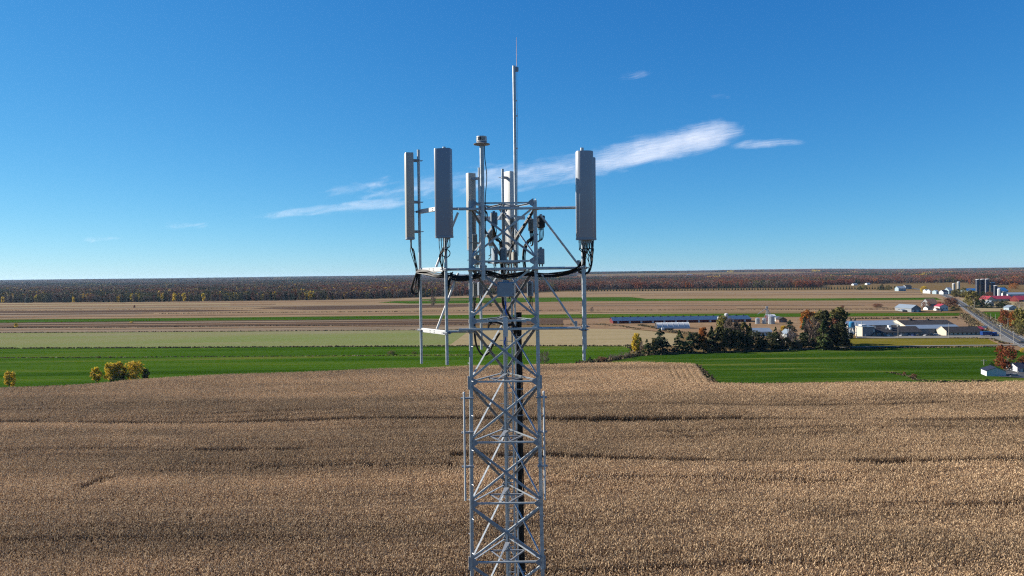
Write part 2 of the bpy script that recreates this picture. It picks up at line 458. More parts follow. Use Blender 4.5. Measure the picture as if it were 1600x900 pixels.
# ------------------------------------------------------------------ scattering (uncountable crops and far woods)
def scatter(name, pts, rots, scls, idx, shade, variants):
    """one object whose points each carry one of the variant clumps"""
    me = bpy.data.meshes.new(name)
    n = len(pts)
    me.vertices.add(n); me.vertices.foreach_set('co', np.asarray(pts, np.float32).ravel())
    def attr(nm, ty, data, field='value'):
        a = me.attributes.new(nm, ty, 'POINT'); a.data.foreach_set(field, np.asarray(data).ravel())
    attr('rot', 'FLOAT_VECTOR', np.asarray(rots, np.float32), 'vector')
    attr('scl', 'FLOAT_VECTOR', np.asarray(scls, np.float32), 'vector')
    attr('idx', 'INT', np.asarray(idx, np.int32))
    attr('shade', 'FLOAT', np.asarray(shade, np.float32))
    o = link(name, me)
    for v in variants:
        me.materials.append(v.data.materials[0])
    ng = bpy.data.node_groups.new(name + '_scatter', 'GeometryNodeTree')
    ng.interface.new_socket('Geometry', in_out='INPUT', socket_type='NodeSocketGeometry')
    ng.interface.new_socket('Geometry', in_out='OUTPUT', socket_type='NodeSocketGeometry')
    N, L = ng.nodes, ng.links
    gi, go = N.new('NodeGroupInput'), N.new('NodeGroupOutput')
    iop = N.new('GeometryNodeInstanceOnPoints')
    g2i = N.new('GeometryNodeGeometryToInstance')
    for v in reversed(variants):            # a multi-input socket lists its last link first
        oi = N.new('GeometryNodeObjectInfo')
        oi.inputs['Object'].default_value = v
        oi.inputs['As Instance'].default_value = False
        L.new(oi.outputs['Geometry'], g2i.inputs[0])
    def na(nm, ty):
        a = N.new('GeometryNodeInputNamedAttribute'); a.data_type = ty; a.inputs['Name'].default_value = nm
        return a.outputs['Attribute']
    L.new(gi.outputs[0], iop.inputs['Points'])
    L.new(g2i.outputs[0], iop.inputs['Instance'])
    iop.inputs['Pick Instance'].default_value = True
    L.new(na('idx', 'INT'), iop.inputs['Instance Index'])
    L.new(na('rot', 'FLOAT_VECTOR'), iop.inputs['Rotation'])
    L.new(na('scl', 'FLOAT_VECTOR'), iop.inputs['Scale'])
    L.new(iop.outputs[0], go.inputs[0])
    md = o.modifiers.new('scatter', 'NODES'); md.node_group = ng
    return o
def variant(name, me):
    return bpy.data.objects.new(name, me)     # never linked: only a source shape
def vnoise(x, y, seed=0):
    """smooth value noise, 0..1"""
    x = np.asarray(x, float); y = np.asarray(y, float)
    xi, yi = np.floor(x), np.floor(y); fx, fy = x - xi, y - yi
    fx = fx * fx * (3 - 2 * fx); fy = fy * fy * (3 - 2 * fy)
    def h(a, b):
        s = np.sin(a * 127.1 + b * 311.7 + seed * 74.7) * 43758.5453
        return s - np.floor(s)
    return (h(xi, yi) * (1 - fx) + h(xi + 1, yi) * fx) * (1 - fy) + (h(xi, yi + 1) * (1 - fx) + h(xi + 1, yi + 1) * fx) * fy
def inside(px, py, poly):
    px = np.asarray(px); py = np.asarray(py); c = np.zeros(px.shape, bool); n = len(poly)
    for i in range(n):
        x0, y0 = poly[i][0], poly[i][1]; x1, y1 = poly[(i + 1) % n][0], poly[(i + 1) % n][1]
        if y0 == y1: continue
        k = ((y0 > py) != (y1 > py)) & (px < (x1 - x0) * (py - y0) / (y1 - y0) + x0)
        c ^= k
    return c

# ------------------------------------------------------------------ the standing corn
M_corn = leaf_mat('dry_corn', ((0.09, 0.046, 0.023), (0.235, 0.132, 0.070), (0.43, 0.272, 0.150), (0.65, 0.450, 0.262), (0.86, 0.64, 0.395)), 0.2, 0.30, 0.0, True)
def corn_clump(rng, size, rows, step):
    V, F, T = [], [], []
    def quad(a, b, c, d, t):
        k = len(V); V.extend((a, b, c, d)); F.append((k, k + 1, k + 2, k + 3)); T.append(t)
    rw = size / rows
    for r in range(rows):
        y = -size / 2 + step * rng.random()
        while y < size / 2:
            x0 = -size / 2 + (r + 0.5) * rw + rng.normal(0, 0.05)
            h = rng.uniform(1.75, 2.35); lean = rng.normal(0, 0.07, 2)
            pt = rng.uniform(-0.12, 0.12)
            base = np.array((x0, y, 0.0)); top = np.array((x0 + lean[0] * h, y + lean[1] * h, h))
            for k in range(2):
                w = np.array((0.022, 0, 0)) if k == 0 else np.array((0, 0.022, 0))
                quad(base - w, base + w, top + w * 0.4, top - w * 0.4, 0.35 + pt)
            a0 = rng.uniform(0, math.pi)
            for j in range(7):
                f = 0.22 + 0.74 * j / 6
                a = a0 + math.pi * j + rng.normal(0, 0.5)
                d = np.array((math.cos(a), math.sin(a), 0)); s = np.array((-d[1], d[0], 0)) * rng.uniform(0.03, 0.052)
                p = base + (top - base) * f; ln = rng.uniform(0.28, 0.52)
                m = p + d * ln * 0.55 + np.array((0, 0, rng.uniform(0.0, 0.16))); e = p + d * ln + np.array((0, 0, -rng.uniform(0.12, 0.5)))
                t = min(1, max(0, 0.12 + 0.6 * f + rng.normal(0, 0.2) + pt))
                quad(p - s * 0.6, p + s * 0.6, m + s, m - s, t)
                quad(m - s, m + s, e + s * 0.5, e - s * 0.5, min(1, t + 0.06))
            for j in range(2):                # tassel
                a = rng.uniform(0, 6.28); d = np.array((math.cos(a) * 0.12, math.sin(a) * 0.12, 0.22)); s = np.array((-d[1], d[0], 0)) * 0.35
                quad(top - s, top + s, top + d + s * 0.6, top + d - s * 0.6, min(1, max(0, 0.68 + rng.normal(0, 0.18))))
            y += step * rng.uniform(0.75, 1.3)
    return np.array(V), np.array(F), np.array(T)
rng = np.random.default_rng(5)
CELL = 4.56
corn_src = []
for k in range(6):
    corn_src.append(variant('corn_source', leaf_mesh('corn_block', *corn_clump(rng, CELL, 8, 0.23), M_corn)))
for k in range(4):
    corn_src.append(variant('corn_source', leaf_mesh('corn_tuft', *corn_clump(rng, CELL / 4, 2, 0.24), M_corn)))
EDGE = [(-700, 640), (-300, 622), (0, 607), (60, 606), (120, 603.5), (200, 596), (270, 590.5), (350, 586), (450, 583.5), (550, 579), (640, 576), (735, 573), (850, 570), (930, 568), (1000, 567), (1085, 569), (1100, 585), (1115, 599.5), (1200, 600.5), (1350, 598.5), (1500, 599), (1600, 597), (1800, 598), (2300, 602)]
ep = [G(u, v, 1.6) for u, v in EDGE]
corn_poly = [(p.x, p.y) for p in ep] + [(330, 40), (-330, 40)]
def lane(uv, w):
    """gap between two strips: seen over the tops of the near plants"""
    pts = [G(u, v, 1.9) for u, v in uv]
    return [(p.x, p.y) for p in offs(pts, w / 2)] + [(p.x, p.y) for p in reversed(offs(pts, -w / 2))]
lanes = [lane([(-300, 661), (0, 658.5), (200, 657), (400, 654.5), (600, 654), (735, 652.5), (855, 652.5), (1000, 654.5), (1200, 657.5), (1400, 657), (1600, 655.5), (1900, 654)], 4.6),
         lane([(700, 714), (850, 713.5), (950, 715.5), (1080, 717), (1200, 718.5), (1300, 719.5), (1380, 720)], 3.2),
         lane([(1330, 721.5), (1450, 722), (1600, 720), (1900, 717)], 5.2),
         lane([(900, 629), (1000, 630), (1100, 630.5), (1300, 628.5), (1600, 627)], 2.2),
         lane([(60, 632), (250, 631), (420, 629)], 1.6),
         lane([(-50, 690), (140, 687), (330, 688), (520, 683), (720, 685)], 1.3), lane([(240, 704), (420, 700.5), (640, 701), (735, 699)], 1.5), lane([(-50, 812), (180, 808), (420, 811), (640, 806)], 1.2), lane([(380, 727), (520, 724), (735, 725)], 1.2),
         lane([(860, 690), (1050, 687), (1250, 690), (1420, 686)], 1.2), lane([(1000, 783), (1250, 779), (1500, 782), (1660, 778)], 1.2), lane([(900, 748), (1100, 745), (1330, 747)], 1.2),
         lane([(1380, 612.5), (1440, 613), (1520, 611)], 2.6),
         lane([(118, 769), (168, 744)], 3.4)]
for k in range(7):                            # the rows that show as stripes by the field corner
    u = 1044 + k * 9
    lanes.append(lane([(u, 570.5), (u + 6 + k * 0.8, 584), (u + 13 + k * 1.6, 598)], 1.1))
gx, gy = np.meshgrid(np.arange(-330, 330, CELL), np.arange(58, 345, CELL))
gx, gy = gx.ravel() + CELL / 2, gy.ravel() + CELL / 2
keep = np.abs(gx) < 0.80 * gy + 14
gx, gy = gx[keep], gy[keep]
def ok(x, y):
    c = inside(x, y, corn_poly)
    for ln in lanes:
        c &= ~inside(x, y, ln)
    return c
h = CELL / 2
full = np.ones(len(gx), bool); anyc = np.zeros(len(gx), bool)
sub = [((i - 1.5) * CELL / 4, (j - 1.5) * CELL / 4) for i in range(4) for j in range(4)]
subok = []
for dx, dy in sub:
    s = ok(gx + dx, gy + dy); subok.append(s); full &= s; anyc |= s
px = [gx[full]]; py = [gy[full]]; pi = [rng.integers(0, 6, full.sum())]; rz = [rng.integers(0, 2, full.sum()) * math.pi]
part_ = anyc & ~full
for (dx, dy), s in zip(sub, subok):
    q = part_ & s
    px.append(gx[q] + dx + rng.uniform(-0.12, 0.12, q.sum())); py.append(gy[q] + dy + rng.uniform(-0.12, 0.12, q.sum()))
    pi.append(rng.integers(6, 10, q.sum())); rz.append(rng.integers(0, 2, q.sum()) * math.pi)
px, py, pi, rz = map(np.concatenate, (px, py, pi, rz))
band = 0.5 * vnoise(px * 0.004, py * 0.055, 1) + 0.3 * vnoise(px * 0.012, py * 0.14, 2) + 0.2 * vnoise(px * 0.09, py * 0.09, 3)
band = np.clip((band - 0.5) * 1.7 + 0.5 + rng.normal(0, 0.05, len(px)), 0, 1)
scl = np.stack([np.ones(len(px)), np.ones(len(px)), 0.9 + 0.2 * vnoise(px * 0.05, py * 0.08, 4)], -1)
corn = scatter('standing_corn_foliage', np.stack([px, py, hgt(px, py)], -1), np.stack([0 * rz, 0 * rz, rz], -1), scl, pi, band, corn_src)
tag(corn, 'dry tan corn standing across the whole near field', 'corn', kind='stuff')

# ------------------------------------------------------------------ trees
def crown_quads(rng, n, lo, hi, shape, leaf, aniso=1.0, clumps=None):
    """leaf clumps through a crown with gaps between them; shape(t) is the crown radius at relative height t; returns V, F, T"""
    H = hi - lo; R = max(shape(t) for t in (0.2, 0.4, 0.6, 0.8))
    m = clumps or int(rng.integers(16, 26))
    t = (np.arange(m) + rng.random(m)) / m
    t = 0.06 + 0.9 * t
    a = np.arange(m) * 2.399 + rng.uniform(-0.7, 0.7, m)
    rad = np.array([shape(x) for x in t]) * np.sqrt(rng.uniform(0.10, 0.85, m)) * rng.uniform(0.8, 1.12, m)
    C = np.stack([np.cos(a) * rad, np.sin(a) * rad, lo + H * t], -1)
    size = R * rng.uniform(0.24, 0.46, m)
    ct = rng.normal(0, 0.16, m)
    k = rng.choice(m, n, p=size ** 2 / (size ** 2).sum())
    d = rng.normal(0, 1, (n, 3)); d /= np.linalg.norm(d, axis=1)[:, None]
    c = C[k] + d * (size[k] * rng.uniform(0.25, 1.0, n) ** 0.6)[:, None] * np.array((1, 1, min(1.1, 0.35 + 0.30 * H / R)))
    c[:, 2] = np.clip(c[:, 2], lo * 0.6, hi * 1.03)
    q = rng.normal(0, 1, (n, 3)); q /= np.linalg.norm(q, axis=1)[:, None]
    w = np.cross(q, rng.normal(0, 1, (n, 3))); w /= np.linalg.norm(w, axis=1)[:, None]
    q = q * (leaf * rng.uniform(0.5, 1.25, n))[:, None] * np.array((1, 1, aniso)); w = w * (leaf * rng.uniform(0.4, 0.85, n))[:, None]
    V = np.stack([c - q, c + w * 0.8, c + q, c - w], 1).reshape(-1, 3)
    F = np.arange(4 * n).reshape(n, 4)
    T = np.clip(0.48 + ct[k] + rng.normal(0, 0.2, n), 0, 1)
    return V, F, T
def conifer_quads(rng, n, lo, hi, rad, leaf):
    """drooping boughs in uneven whorls"""
    m = 34
    bt = np.sort(rng.random(m) ** 1.2); ba = np.arange(m) * 2.399 + rng.uniform(-0.5, 0.5, m); bl = rng.uniform(0.72, 1.22, m)
    k = rng.integers(0, m, n)
    t = np.clip(bt[k] + rng.normal(0, 0.02, n), 0, 0.995)
    a = ba[k] + rng.normal(0, 0.34, n)
    r = rad * (1.03 - t ** 1.5) ** 0.9 * bl[k] * rng.uniform(0.3, 1.05, n) + 0.1
    o = np.stack([np.cos(a), np.sin(a), 0 * a], -1); s = np.stack([-o[:, 1], o[:, 0], 0 * a], -1)
    z = lo + (hi - lo) * t - r * 0.12
    ln = leaf * rng.uniform(0.6, 1.3, n); w = (leaf * rng.uniform(0.3, 0.65, n))[:, None]
    i = o * np.maximum(0.02, r - ln)[:, None]; i[:, 2] = z + ln * rng.uniform(0.1, 0.5, n)
    e = o * r[:, None]; e[:, 2] = z - ln * rng.uniform(0.0, 0.5, n)
    tl = rng.normal(0, 0.25, n)[:, None] * np.array((0, 0, 1.0)) * leaf
    V = np.stack([i - s * w * 0.5 - tl, i + s * w * 0.5 + tl, e + s * w + tl, e - s * w - tl], 1).reshape(-1, 3)
    F = np.arange(4 * n).reshape(n, 4)
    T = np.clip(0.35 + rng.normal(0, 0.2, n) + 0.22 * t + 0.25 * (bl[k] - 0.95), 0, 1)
    return V, F, T
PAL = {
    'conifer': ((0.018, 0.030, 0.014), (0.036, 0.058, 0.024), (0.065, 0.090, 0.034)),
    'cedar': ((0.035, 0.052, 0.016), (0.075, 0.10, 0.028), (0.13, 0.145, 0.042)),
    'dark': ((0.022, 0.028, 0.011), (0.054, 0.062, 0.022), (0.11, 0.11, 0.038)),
    'olive': ((0.08, 0.075, 0.024), (0.16, 0.14, 0.042), (0.26, 0.22, 0.065)),
    'yellow': ((0.34, 0.22, 0.02), (0.68, 0.46, 0.04), (0.92, 0.70, 0.09)),
    'orange': ((0.20, 0.06, 0.015), (0.40, 0.13, 0.025), (0.52, 0.22, 0.04)),
    'red': ((0.15, 0.040, 0.018), (0.27, 0.075, 0.028), (0.34, 0.13, 0.05)),
    'rust': ((0.12, 0.052, 0.032), (0.22, 0.092, 0.052), (0.31, 0.15, 0.085)),
    'bare': ((0.095, 0.068, 0.054), (0.165, 0.12, 0.095), (0.25, 0.19, 0.15)),
    'willow': ((0.14, 0.12, 0.03), (0.27, 0.235, 0.06), (0.40, 0.35, 0.11)),
}
LEAF = {k: leaf_mat(k + '_foliage', v, 0.38 if k in ('yellow', 'orange', 'red', 'willow') else 0.22, 0.16, 0.008) for k, v in PAL.items()}
M_bark = mat('bark', (0.16, 0.13, 0.105), 0.9, 0, 0.3, 6, 0.1, 0.3, (1, 1, 0.3))
M_pbark = mat('pale_bark', (0.38, 0.34, 0.29), 0.85, 0, 0.3, 6, 0.1, 0.3, (1, 1, 0.3))
def shape_round(R):
    return lambda t: R * (math.sin(math.pi * min(1, 0.12 + 0.86 * t)) ** 0.6)
def shape_tall(R):
    return lambda t: R * (0.45 + 0.9 * t * (1 - t) * 2.2) * (1 if t < 0.85 else (1 - t) / 0.15 * 0.7 + 0.3)
def tree_meshes(kind, seed, H, Rr, n, leaf, low=0.22, tall=False, bark=None):
    """trunk and crown meshes of one tree, its foot at the origin"""
    rng = np.random.default_rng(seed)
    if kind in ('conifer', 'cedar'):
        q = conifer_quads(rng, n, H * 0.04, H, Rr, leaf)
    elif kind == 'bare':
        q = crown_quads(rng, n, H * low, H, (shape_tall if tall else shape_round)(Rr), leaf, 2.0)
        v, f, t = q
        # twigs: narrow slivers instead of leaves
        v = v.reshape(-1, 4, 3); c = (v[:, 0] + v[:, 2]) / 2; ax = v[:, 2] - c
        out = c * np.array((1, 1, 0)); nn = np.linalg.norm(out, axis=1)[:, None] + 1e-6
        up = out / nn * 0.5 + np.array((0, 0, 1.0)) + rng.normal(0, 0.35, c.shape); up /= np.linalg.norm(up, axis=1)[:, None]
        ln = np.linalg.norm(ax, axis=1)[:, None] * 1.5; sd = np.cross(up, rng.normal(0, 1, c.shape)); sd /= np.linalg.norm(sd, axis=1)[:, None]
        v = np.stack([c - up * ln - sd * 0.16 * leaf, c - up * ln + sd * 0.16 * leaf, c + up * ln + sd * 0.1 * leaf, c + up * ln - sd * 0.1 * leaf], 1).reshape(-1, 3)
        q = (v, f, t)
    else:
        q = crown_quads(rng, n, H * low, H, (shape_tall if tall else shape_round)(Rr), leaf)
    crown = leaf_mesh(kind + '_crown', *q, LEAF[kind])
    b = MB(); tr = max(0.12, H * 0.018)
    if kind in ('conifer', 'cedar'):
        b.path([(0, 0, -0.2), (0, 0, H * 0.5), (0, 0, H * 0.93)], tr, 6, 0.03)
    else:
        lean = rng.normal(0, 0.02, 2) * H
        b.path([(0, 0, -0.2), (lean[0] * 0.3, lean[1] * 0.3, H * 0.3), (lean[0], lean[1], H * 0.72)], tr, 7, tr * 0.3)
        for k in range(8):
            a = k * 2.4 + rng.uniform(0, 0.8); z = H * rng.uniform(0.22, 0.5); r = Rr * rng.uniform(0.55, 0.85)
            e = (math.cos(a) * r, math.sin(a) * r, z + H * rng.uniform(0.15, 0.38))
            s = (lean[0] * z / H, lean[1] * z / H, z)
            b.path([s, ((s[0] + e[0]) / 2, (s[1] + e[1]) / 2, (s[2] + e[2]) / 2 - 0.05 * H), e], tr * 0.5, 5, tr * 0.1)
    trunk = b.mesh(kind + '_trunk', bark or (M_pbark if kind in ('bare', 'yellow') else M_bark), True)
    return trunk, crown
def plant(name, meshes, loc, s, label, cat='tree', group=None, rz=None, sxy=None):
    o = empty(name, loc, label, cat, group, random.uniform(0, 6.28) if rz is None else rz)
    o.scale = (s if sxy is None else sxy, s if sxy is None else sxy, s)
    link('trunk', meshes[0], o); link('crown', meshes[1], o)
    return o

# ------------------------------------------------------------------ the far woods (one mass)
FOREST_MIX = {k: leaf_mat(k + '_woods', PAL[k], 0.1, 0.22, 0.012, True) for k in ('conifer', 'olive', 'yellow', 'orange', 'red', 'rust', 'bare')}
def woods_patch(rng, kind, size, ntree, hmin, hmax, nq, leaf):
    Vs, Fs, Ts, b = [], [], [], 0
    for k in range(ntree):
        H = rng.uniform(hmin, hmax); x, y = rng.uniform(-size / 2, size / 2, 2)
        if kind == 'conifer':
            v, f, t = conifer_quads(rng, nq, H * 0.08, H * rng.uniform(1.0, 1.2), H * rng.uniform(0.14, 0.2), leaf)
        else:
            v, f, t = crown_quads(rng, nq, H * rng.uniform(0.05, 0.2), H, shape_tall(H * rng.uniform(0.19, 0.28)), leaf, 1.0, 9)
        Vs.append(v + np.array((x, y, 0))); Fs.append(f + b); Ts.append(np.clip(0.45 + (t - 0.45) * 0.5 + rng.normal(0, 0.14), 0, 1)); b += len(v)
    return np.concatenate(Vs), np.concatenate(Fs), np.concatenate(Ts)
wr = np.random.default_rng(11)
woods_src, src_kind = [], []
for kind, cnt in (('bare', 4), ('rust', 3), ('conifer', 3), ('red', 2), ('orange', 2), ('yellow', 2), ('olive', 2)):
    for k in range(cnt):
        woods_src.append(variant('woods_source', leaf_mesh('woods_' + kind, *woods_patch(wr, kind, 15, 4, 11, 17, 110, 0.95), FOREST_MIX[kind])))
        src_kind.append(kind)
far_src = []
for kind, cnt in (('bare', 3), ('rust', 3), ('conifer', 2), ('red', 2), ('yellow', 1)):
    for k in range(cnt):
        far_src.append(variant('woods_source', leaf_mesh('far_woods_' + kind, *woods_patch(wr, kind, 70, 40, 12, 20, 26, 2.6), FOREST_MIX[kind])))
FRONT = [(-900, 476), (-300, 474.5), (0, 473), (200, 472), (400, 469.8), (500, 468.5), (600, 466.3), (735, 461.8), (800, 458.5), (900, 453.6), (1000, 452), (1150, 450.6), (1300, 449.5), (1400, 446.5), (1500, 446), (1600, 445), (1900, 442), (2600, 436)]
fp = [G(u, v) for u, v in FRONT]
fx_, fy_ = np.array([p.x / p.y for p in fp]), np.array([p.y for p in fp])
def front_y(x, y):                            # distance at which the wood starts in this direction
    return np.interp(x / y, fx_, fy_)
pts = []
for y0, y1, st in ((1250, 2300, 11.5), (2300, 3400, 17)):
    a, b_ = np.meshgrid(np.arange(-0.86 * y1, 0.86 * y1, st), np.arange(y0, y1, st))
    a = a.ravel() + wr.uniform(-0.5, 0.5, a.size) * st; b_ = b_.ravel() + wr.uniform(-0.5, 0.5, b_.size) * st
    q = (np.abs(a) < 0.84 * b_) & (b_ > front_y(a, b_) + wr.uniform(0, 10, a.size))
    pts.append(np.stack([a[q], b_[q]], -1))
pts = np.concatenate(pts); x, y = pts[:, 0], pts[:, 1]
th = x / y
clear = (vnoise(x / 420, y / 160, 21) > 0.80) & (th > 0.10) & (y > front_y(x, y) + 250) | ((th > 0.50) & (y < 2150) & (vnoise(x / 120, y / 150, 8) > 0.55)) | ((th > 0.45) & (th < 0.63) & (y < 2050))
x, y = x[~clear], y[~clear]
n1, n2, n3 = vnoise(x / 90, y / 90, 31), vnoise(x / 160, y / 70, 32), wr.random(len(x))
idx = np.zeros(len(x), int)
kinds = np.array(src_kind)
def pick(kind, q):
    c = np.nonzero(kinds == kind)[0]; idx[q] = c[wr.integers(0, len(c), q.sum())]
depth = y - front_y(x, y); thx = x / y
pick('bare', np.ones(len(x), bool))
pick('rust', n3 < 0.46)
pick('red', (n2 > 0.5) & (n3 > 0.55) & (n3 < 0.82))
pick('orange', (n2 > 0.6) & (n3 > 0.9))
con = np.where(thx < -0.25, 0.40, 0.26)
cl = vnoise(x / 34, y / 70, 61)
pick('red', (cl > 0.70) & (n3 > 0.22)); pick('rust', (cl > 0.55) & (cl <= 0.70) & (n3 > 0.3)); pick('orange', (cl < 0.10) & (n3 > 0.45)); pick('bare', (cl > 0.16) & (cl < 0.40) & (n3 > 0.35))
pick('conifer', (n1 > 1 - con) & (n3 > 0.25) | (thx < -0.28) & (depth < 120) & (n3 > 0.50))
pick('olive', (vnoise(x / 60, y / 60, 33) > 0.72) & (n3 < 0.3))
pick('yellow', (n3 > 0.955) & (thx < -0.05) | (depth < 60) & (thx < -0.2) & (n3 > 0.90))
s = wr.uniform(0.8, 1.15, len(x)) * (0.9 + 0.25 * n2)
shade = np.clip(0.5 + wr.normal(0, 0.25, len(x)), 0, 1)
z3 = np.zeros(len(x))
woods = scatter('far_forest', np.stack([x, y, hgt(x, y)], -1), np.stack([z3, z3, wr.uniform(0, 6.28, len(x))], -1), np.stack([s, s, s], -1), idx, shade, woods_src)
tag(woods, 'autumn forest of rust red, grey and dark conifer trees before the horizon', 'forest', kind='stuff')
pts = []
for y0, y1, st in ((3400, 7000, 52), (7000, 13000, 72), (13000, 17500, 120)):
    a, b_ = np.meshgrid(np.arange(-0.86 * y1, 0.86 * y1, st), np.arange(y0, y1, st))
    a = a.ravel() + wr.uniform(-0.5, 0.5, a.size) * st; b_ = b_.ravel() + wr.uniform(-0.5, 0.5, b_.size) * st
    q = np.abs(a) < 0.84 * b_
    pts.append(np.stack([a[q], b_[q]], -1))
pts = np.concatenate(pts); x, y = pts[:, 0], pts[:, 1]; th = x / y
clear = (vnoise(x / 1500, y / 420, 41) > np.where(th > 0.08, 0.58, 0.80)) & (th > -0.5) | (th > 0.09) & (th < 0.42) & (y > 5200) & (y < 7600)
clear &= y < 12500
x, y = x[~clear], y[~clear]
n1, n3 = vnoise(x / 700, y / 350, 51), wr.random(len(x))
idx = np.where(n3 < 0.45, wr.integers(0, 3, len(x)), wr.integers(3, 6, len(x)))
idx = np.where(n1 > 0.62, wr.integers(6, 8, len(x)), idx)
idx = np.where(n3 > 0.87, wr.integers(8, 10, len(x)), idx)
idx = np.where(n3 > 0.97, 10, idx)
s = wr.uniform(0.85, 1.15, len(x)) * np.where(y > 13000, 1.6, 1.0); sz = wr.uniform(0.8, 1.15, len(x)); z3 = np.zeros(len(x))
far = scatter('horizon_forest', np.stack([x, y, hgt(x, y)], -1), np.stack([z3, z3, wr.uniform(0, 6.28, len(x))], -1), np.stack([s, s, sz], -1), idx, np.clip(0.5 + wr.normal(0, 0.25, len(x)), 0, 1), far_src)
tag(far, 'blue hazed woodland along the horizon', 'forest', kind='stuff')
print('instances', len(corn.data.vertices), len(woods.data.vertices), len(far.data.vertices))
# ------------------------------------------------------------------ the tower
M_steel = mat('galvanised_steel', (0.48, 0.52, 0.54), 0.42, 0.28, 0.2, 14.0, 0.5, 0.04)
M_steel2 = mat('dull_galvanised_steel', (0.32, 0.345, 0.38), 0.48, 0.25, 0.25, 12.0, 0.5, 0.04)
M_plate = mat('bright_zinc_plate', (0.68, 0.68, 0.66), 0.5, 0.05, 0.08, 6.0)
M_radome = mat('grey_radome', (0.29, 0.33, 0.39), 0.35, 0.0, 0.05, 2.0)
M_radome2 = mat('off_white_radome', (0.44, 0.425, 0.385), 0.42, 0.0, 0.05, 2.0)
M_radome3 = mat('light_grey_radome', (0.37, 0.40, 0.44), 0.38, 0.0, 0.06, 2.0)
M_box = mat('grey_enclosure_paint', (0.29, 0.33, 0.375), 0.45, 0.1, 0.08, 4.0)
M_boxw = mat('pale_enclosure_paint', (0.34, 0.335, 0.30), 0.5, 0.05, 0.08, 4.0)
M_black = mat('black_cable_jacket', (0.012, 0.012, 0.013), 0.55, 0.0, 0.2, 10.0, 0.35)
M_dark = mat('black_enclosure', (0.03, 0.032, 0.036), 0.5, 0.0, 0.2, 6.0)
M_blue = mat('blue_tape', (0.02, 0.13, 0.62), 0.6)
M_bolt = mat('dark_bolt_steel', (0.10, 0.10, 0.11), 0.5, 0.6)
YF = 15.0                                     # distance of the near tower face
PXM = FPX / YF
CX = P(787, 450, YF).x
def zv(v, Y=YF, u=787):
    return P(u, v, Y).z
WREF, ZREF = 1.468, zv(450)
YC = YF + WREF * 0.2887
def leg_at(k, z):                             # 0 near left, 1 near right, 2 back
    W = WREF + 0.0178 * (ZREF - z)
    a = (R_(210), R_(330), R_(90))[k]
    return Vector((CX + W / math.sqrt(3) * math.cos(a), YC + W / math.sqrt(3) * math.sin(a), z))
tower = empty('lattice_tower', (CX, YC, 0), 'tall triangular galvanised steel lattice tower rising out of the corn', 'tower')
TO = Vector((CX, YC, 0))
def T(*pts):
    return [Vector(p) - TO for p in pts] if len(pts) > 1 else Vector(pts[0]) - TO
def rot_to(n):                                # frame whose -y axis looks along n (horizontal)
    n = Vector((n[0], n[1], 0)).normalized()
    return Matrix(((-n.y, -n.x, 0), (n.x, -n.y, 0), (0, 0, 1)))

ZTOP = zv(313.5)
levels = [zv(317.2), zv(408), zv(501), zv(595.8), zv(690.5), zv(785.5), zv(877)]
dz = (levels[0] - levels[-1]) / 6
for k in range(2):
    levels.append(levels[-1] - dz)
for k in range(3):
    # sixty degree steel angle, its flanges lying on the two faces that meet at this corner
    zs = [0.0, levels[-1]] + list(reversed(levels[:-1])) + [ZTOP]
    o_ = (leg_at(k, 40) - Vector((CX, YC, 40))); o_.z = 0; o_.normalize()
    d1 = Matrix.Rotation(R_(150), 3, 'Z') @ o_; d2 = Matrix.Rotation(R_(-150), 3, 'Z') @ o_
    n1 = Matrix.Rotation(R_(60), 3, 'Z') @ o_; n2 = Matrix.Rotation(R_(-60), 3, 'Z') @ o_
    fw_, ft, rb = 0.05, 0.012, 0.022
    prof = [d1 * fw_ + n1 * 0.022] + [o_ * 0.026 + (Matrix.Rotation(R_(an), 3, 'Z') @ o_ - o_ * 0.6) * rb for an in (60, 36, 12, -12, -36, -60)] + [d2 * fw_ + n2 * 0.022]
    prof += [d2 * fw_ + n2 * (0.022 - ft), o_ * (0.022 - ft * 2) , d1 * fw_ + n1 * (0.022 - ft)]
    lg = MB(); n = len(prof); vs = []
    for z in zs:
        vs += [T(leg_at(k, z) + q) for q in prof]
    m_ = len(zs)
    lg.add(vs, [(i * n + q, i * n + (q + 1) % n, (i + 1) * n + (q + 1) % n, (i + 1) * n + q) for i in range(m_ - 1) for q in range(n)] + [tuple(reversed(range(n))), tuple(range((m_ - 1) * n, m_ * n))])
    lo = lg.build('leg', M_steel, tower)
    for z in (levels[3] - 0.02, levels[6] - 0.02):
        MB().bbox(T(leg_at(k, z) + o_ * 0.012), (0.11, 0.022, 0.30), 0.006, rot_to(n1 if k == 0 else n2)).build('splice_plate', M_steel2, lo)
    pg = MB()                                 # step bolts up the leg
    p_out = (leg_at(k, 40) - Vector((CX, YC, 40))).normalized()
    for q in range(26):
        z = levels[-1] + 0.2 + q * 0.38
        if z > ZTOP - 0.1: break
        p = leg_at(k, z); sd = Vector((-p_out.y, p_out.x, 0)) * (1 if q % 2 else -1)
        pg.tube(T(p), T(p + sd * 0.13), 0.009, 5)
    pg.build('step_bolt', M_steel2, lo)['kind'] = 'stuff'
faces = ((0, 1), (0, 2), (1, 2))
def face_n(a, b):
    m = (leg_at(a, 40) + leg_at(b, 40)) / 2 - Vector((CX, YC, 40))
    return m.normalized()
